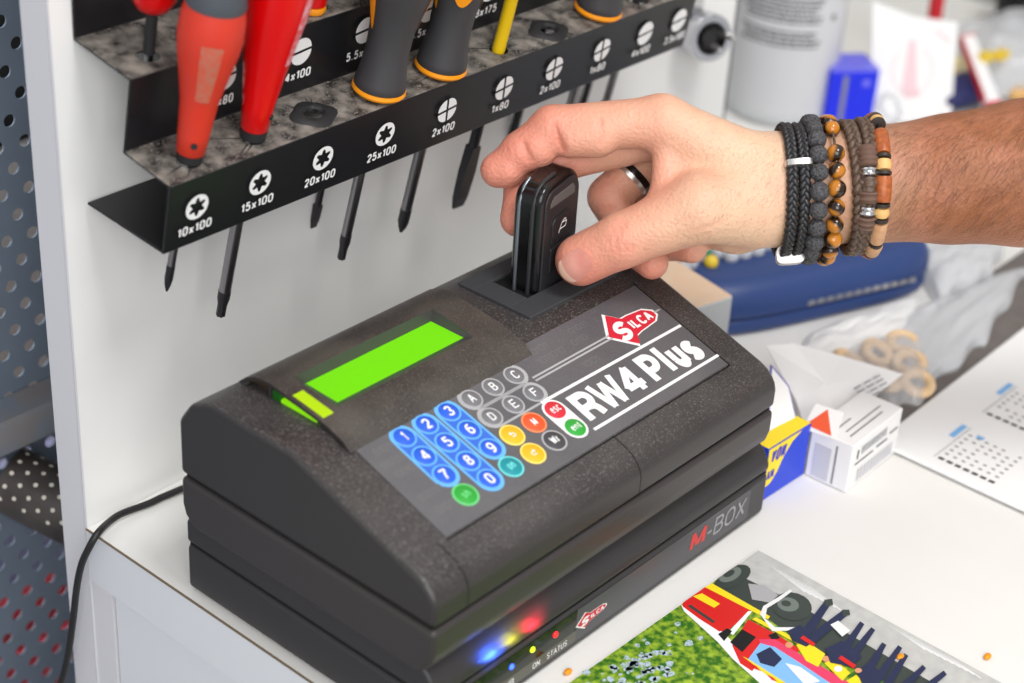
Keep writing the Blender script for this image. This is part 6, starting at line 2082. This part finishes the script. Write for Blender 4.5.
def clip(x_, v_, half, h_, thick, mname, part, sag=0.0):
    """small metal sleeve over the strands at local height v_"""
    c = arm_c(x_)
    dv_ = v_
    P = []
    mb = MB()
    best = None
    for p, d in loop(x_, 2.2, 120, sag=sag):
        if d[2] > 0.0 or abs(dv_) > 900:
            if best is None or abs(p[1] - dv_) < abs(best[0][1] - dv_):
                best = (p, d)
    p, d = best
    tg = np.cross(d, AX)
    cr = []
    nseg = 20
    ring_ = [(math.copysign(abs(math.cos(2 * PI * i / nseg)) ** 0.5, math.cos(2 * PI * i / nseg)) * half, math.copysign(abs(math.sin(2 * PI * i / nseg)) ** 0.5, math.sin(2 * PI * i / nseg)) * thick) for i in range(nseg)]
    vs = []
    for s_ in (-h_ / 2, h_ / 2):
        for sc_ in (1.0, 0.86):
            vs += [L3(p + tg * s_ + AX * (a * sc_) + d * (b_ * sc_ + 0.2)) for a, b_ in ring_]
    fs = []
    n = nseg
    for i in range(n):
        i2 = (i + 1) % n
        fs += [(i, i2, 2 * n + i2, 2 * n + i), (n + i, 3 * n + i, 3 * n + i2, n + i2), (i, n + i, n + i2, i2), (2 * n + i, 2 * n + i2, 3 * n + i2, 3 * n + i)]
    fs += [tuple(range(n, 2 * n)), tuple(range(3 * n, 4 * n))]
    return mb.add(vs, fs).build(part, M[mname], t, smooth=40)


clip(XP['b1'], XP['clip_y'], 5.8, 2.6, 3.2, 'silver', 'silver_clip', sag=1.2)
clip(XP['b1'], XP['clasp_y'], 6.0, 6.6, 4.0, 'silver', 'clasp', sag=1.2)


def bead_mesh(r, n=16, m=10, squash=1.0):
    return MB().sphere((0, 0, 0), (r, r, r * squash), n, m)


def beads(x_, r, m_, off, gap=None, label='bead', tilt=0.0, step=None, sag=0.0, tz=0.0):
    pts, st = even(x_, off, step or 2 * r * 0.985, tilt=tilt, sag=sag, tiltz=tz)
    first = None
    for i, (p, d) in enumerate(pts):
        if gap and gap(i, p, d):
            continue
        rr = r * (1 + 0.05 * math.sin(i * 2.3))
        if first is None:
            first = bead_mesh(0.001 * r).build(label, m_, None, smooth=80)
            first.parent = t
            o = first
        else:
            o = first.copy()
            COL.objects.link(o)
        # parent frame is turned with the hand: place in it
        loc = WM[t.name].inverted() @ L3(p)
        o.location = loc
        me_ = first.data
        o.scale = (rr / r,) * 3
        o.rotation_euler = (i * 0.9, i * 1.7, i * 0.37)
    return pts


t = worn('bracelet', 'bracelet of matte black lava beads between the black plaited and the golden brown ones', 'bracelet', XP['b2'], 'bracelets on the wrist')
MB().tube([L3(p) for p, d in loop(XP['b2'], 3.4, 90, sag=1.0)], 0.0006, 6, closed=True).build('string', M['cord'], t)
lp = beads(XP['b2'], 4.0, M['lava'], 3.4, sag=1.0)
t = worn('bracelet', 'bracelet of golden brown banded tiger eye beads with a gap near its top', 'bracelet', XP['b3'], 'bracelets on the wrist')
MB().tube([L3(p) for p, d in loop(XP['b3'], 3.0, 90, sag=2.4)], 0.0006, 6, closed=True).build('string', M['brleather'], t)
gap_y = XP['gap_y']
beads(XP['b3'], 3.8, M['tiger'], 3.0, sag=2.4, gap=lambda i, p, d: d[2] < 0 and False or (d[2] > 0.2 and abs(p[1] - gap_y) < 3.4))
# 4 brown plaited leather with thread wraps and silver spacers
t = worn('bracelet', 'brown plaited leather bracelet with thread wraps and dark silver spacers', 'bracelet', XP['b4'], 'bracelets on the wrist')
braid(loop(XP['b4'] - 2.6, 1.8, 170, tilt=-0.06, sag=1.5, tiltz=0.0), 3.0, 14).build('leather_strand', M['brleather'], t, smooth=60)
braid(loop(XP['b4'] + 2.4, 2.0, 170, tilt=0.02, sag=1.0), 3.0, 14).build('leather_strand', M['brleather'], t, smooth=60)


def sleeve(x_, y0, y1, r, m_, part, off=2.0, **kw):
    P = [p for p, d in loop(x_, off, 240, **kw) if d[2] > 0 and y0 <= p[1] <= y1]
    P.sort(key=lambda p: -p[1])
    rad = [r * (1 + 0.10 * math.sin(i * 1.9)) * 0.001 for i in range(len(P))]
    return MB().tube([L3(p) for p in P], rad, 14).build(part, M[m_], t, smooth=60)


for (a, b_, r, m_, nm) in XP['wraps']:
    sleeve(XP['b4'] + 1.2, a, b_, r, m_, nm)
# 5 wooden tube beads
t = worn('bracelet', 'bracelet of red brown and pale wooden tube beads with dark discs, farthest up the forearm', 'bracelet', XP['b5'], 'bracelets on the wrist')
P = loop(XP['b5'], 2.6, 240, tilt=0.02, sag=1.6)
MB().tube([L3(p) for p, d in P[::3]], 0.0007, 6, closed=True).build('string', M['cord'], t)
seq = [('wood_red', 13, 3.3), ('coco', 1.6, 3.2), ('wood_pale', 5.4, 3.3), ('coco', 1.6, 3.2), ('wood_red', 11.6, 3.5), ('coco', 1.6, 3.3), ('wood_pale', 5.0, 3.2), ('coco', 1.6, 3.2), ('wood_tan', 12, 3.3), ('coco', 1.4, 3.1), ('wood_tan', 9, 3.4), ('coco', 1.4, 3.1)]
Ls = [0.0]
for i in range(240):
    Ls.append(Ls[-1] + np.linalg.norm(P[(i + 1) % 240][0] - P[i][0]))
def on_loop(s_):
    s_ = s_ % Ls[-1]
    i = min(239, int(np.searchsorted(Ls, s_, 'right')) - 1)
    f = (s_ - Ls[i]) / (Ls[i + 1] - Ls[i])
    return P[i][0] * (1 - f) + P[(i + 1) % 240][0] * f
s_, k = XP['b5_start'], 0
sgn = XP['b5_dir']
end = s_ + Ls[-1] - 3
while True:
    m_, ln, r = seq[k % len(seq)]
    if s_ + ln > end:
        break
    a, b_ = on_loop(sgn * s_), on_loop(sgn * (s_ + ln))
    q = [a + (b_ - a) * f for f in (0.02, 0.10, 0.5, 0.90, 0.98)]
    rr = [r * c_ * 0.001 for c_ in ((0.86, 1, 1.02, 1, 0.86) if m_ != 'wood_pale' else (0.45, 0.85, 1.05, 0.85, 0.45))]
    MB().tube([L3(p) for p in q], rr, 18).build('tube_bead' if ln > 6 else ('round_bead' if m_ == 'wood_pale' else 'spacer_disc'), M[m_], t, smooth=50)
    s_ += ln
    k += 1

# ring on the third finger
pr0, pr1 = J['r1'], J['r2']
rc = pr0 + (pr1 - pr0) * 0.64
rd = (pr1 - pr0) / np.linalg.norm(pr1 - pr0)
t = thing('finger_ring', 'black and silver band ring on the bent finger behind the thumb', 'ring', L3(rc), HE)
e1 = np.cross(rd, (0, 0, 1.0))
e1 /= np.linalg.norm(e1)
e2 = np.cross(rd, e1)
rf = lambda a, b_, h: L3(rc + e1 * a + e2 * b_ + rd * h)
R0 = 9.9
MB().lathe([(R0 - 0.6, -2.6), (R0 + 0.7, -2.6), (R0 + 0.9, -0.6), (R0 + 0.9, 0.5), (R0 - 0.6, 0.5)], rf, 48, cap=False).build('black_band', M['fob'], t, smooth=40)
MB().lathe([(R0 - 0.6, 0.5), (R0 + 0.8, 0.5), (R0 + 0.75, 2.4), (R0 - 0.6, 2.4)], rf, 48, cap=False).build('silver_band', M['silver'], t, smooth=40)

# ---------------------------------------------------------------- light, camera
def area(name, loc, aim, size, power, col=(1, 1, 1), sy=None):
    l = bpy.data.lights.new(name, 'AREA')
    l.energy = power
    l.color = col
    l.size = size
    if sy:
        l.shape = 'RECTANGLE'
        l.size_y = sy
    o = bpy.data.objects.new(name, l)
    COL.objects.link(o)
    o.location = loc
    o.rotation_euler = (Vector(aim) - Vector(loc)).to_track_quat('-Z', 'Y').to_euler()
    return o


area('ceiling_light', (0.0, -0.78, 1.80), (0.12, 0.1, 0.05), 0.6, 20.5, (1.0, 0.985, 0.96))
area('ceiling_light_far', (0.85, -0.1, 1.5), (0.4, 0.05, 0.0), 0.8, 1.0, (1.0, 0.985, 0.96))
area('left_fill_light', (-1.1, -1.2, 0.9), (0.1, 0.05, 0.1), 1.3, 25, (1.0, 0.99, 0.98))  # added fill, brightens the faces turned to the left
l = bpy.data.lights.new('pegboard_fill_spot', 'SPOT')  # added unseen fill, brightens the wall showing through the pegboard holes
l.energy = 22.0
l.spot_size = math.radians(75)
l.spot_blend = 0.5
l.shadow_soft_size = 0.05
o = bpy.data.objects.new('pegboard_fill_spot', l)
COL.objects.link(o)
o.location = (-0.25, 0.38, 0.55)
o.rotation_euler = (Vector((0.14, 0.72, -0.25)) - Vector(o.location)).to_track_quat('-Z', 'Y').to_euler()
for nm, loc, c, e in (('lamp_glow_red', (0.0580, -0.0050, 0.0285), (1.0, 0.03, 0.05), 0.050), ('lamp_glow_yellow', (0.0455, -0.0050, 0.0285), (0.9, 0.85, 0.04), 0.022), ('lamp_glow_blue', (0.0345, -0.0055, 0.0275), (0.04, 0.13, 1.0), 0.12)):
    l = bpy.data.lights.new(nm, 'SPOT')
    l.energy = e
    l.color = c
    l.shadow_soft_size = 0.0035
    l.spot_size = math.radians(120)
    l.spot_blend = 0.9
    o = bpy.data.objects.new(nm, l)
    COL.objects.link(o)
    o.location = loc
    o.rotation_euler = (Vector((loc[0], 0.012, 0.034)) - Vector(loc)).to_track_quat('-Z', 'Y').to_euler()

w = bpy.data.worlds.new('shop')
SC.world = w
w.use_nodes = True
w.node_tree.nodes['Background'].inputs['Color'].default_value = (0.97, 0.98, 1.0, 1)
w.node_tree.nodes['Background'].inputs['Strength'].default_value = 0.58

cam = bpy.data.cameras.new('camera')
co = bpy.data.objects.new('camera', cam)
COL.objects.link(co)
co.location = (-0.38896, -0.34510, 0.48493)
co.rotation_euler = (1.04131, -0.05602, -0.85085)
cam.sensor_width = 36.0
cam.lens = 64.589
cam.clip_start = 0.02
cam.dof.use_dof = True
cam.dof.focus_distance = 0.775
cam.dof.aperture_fstop = 6.3
SC.camera = co

vs_ = SC.view_settings
vs_.view_transform = 'Standard'
vs_.look = 'None'
vs_.exposure = 0.0
vs_.gamma = 1.0
vs_.use_curve_mapping = False
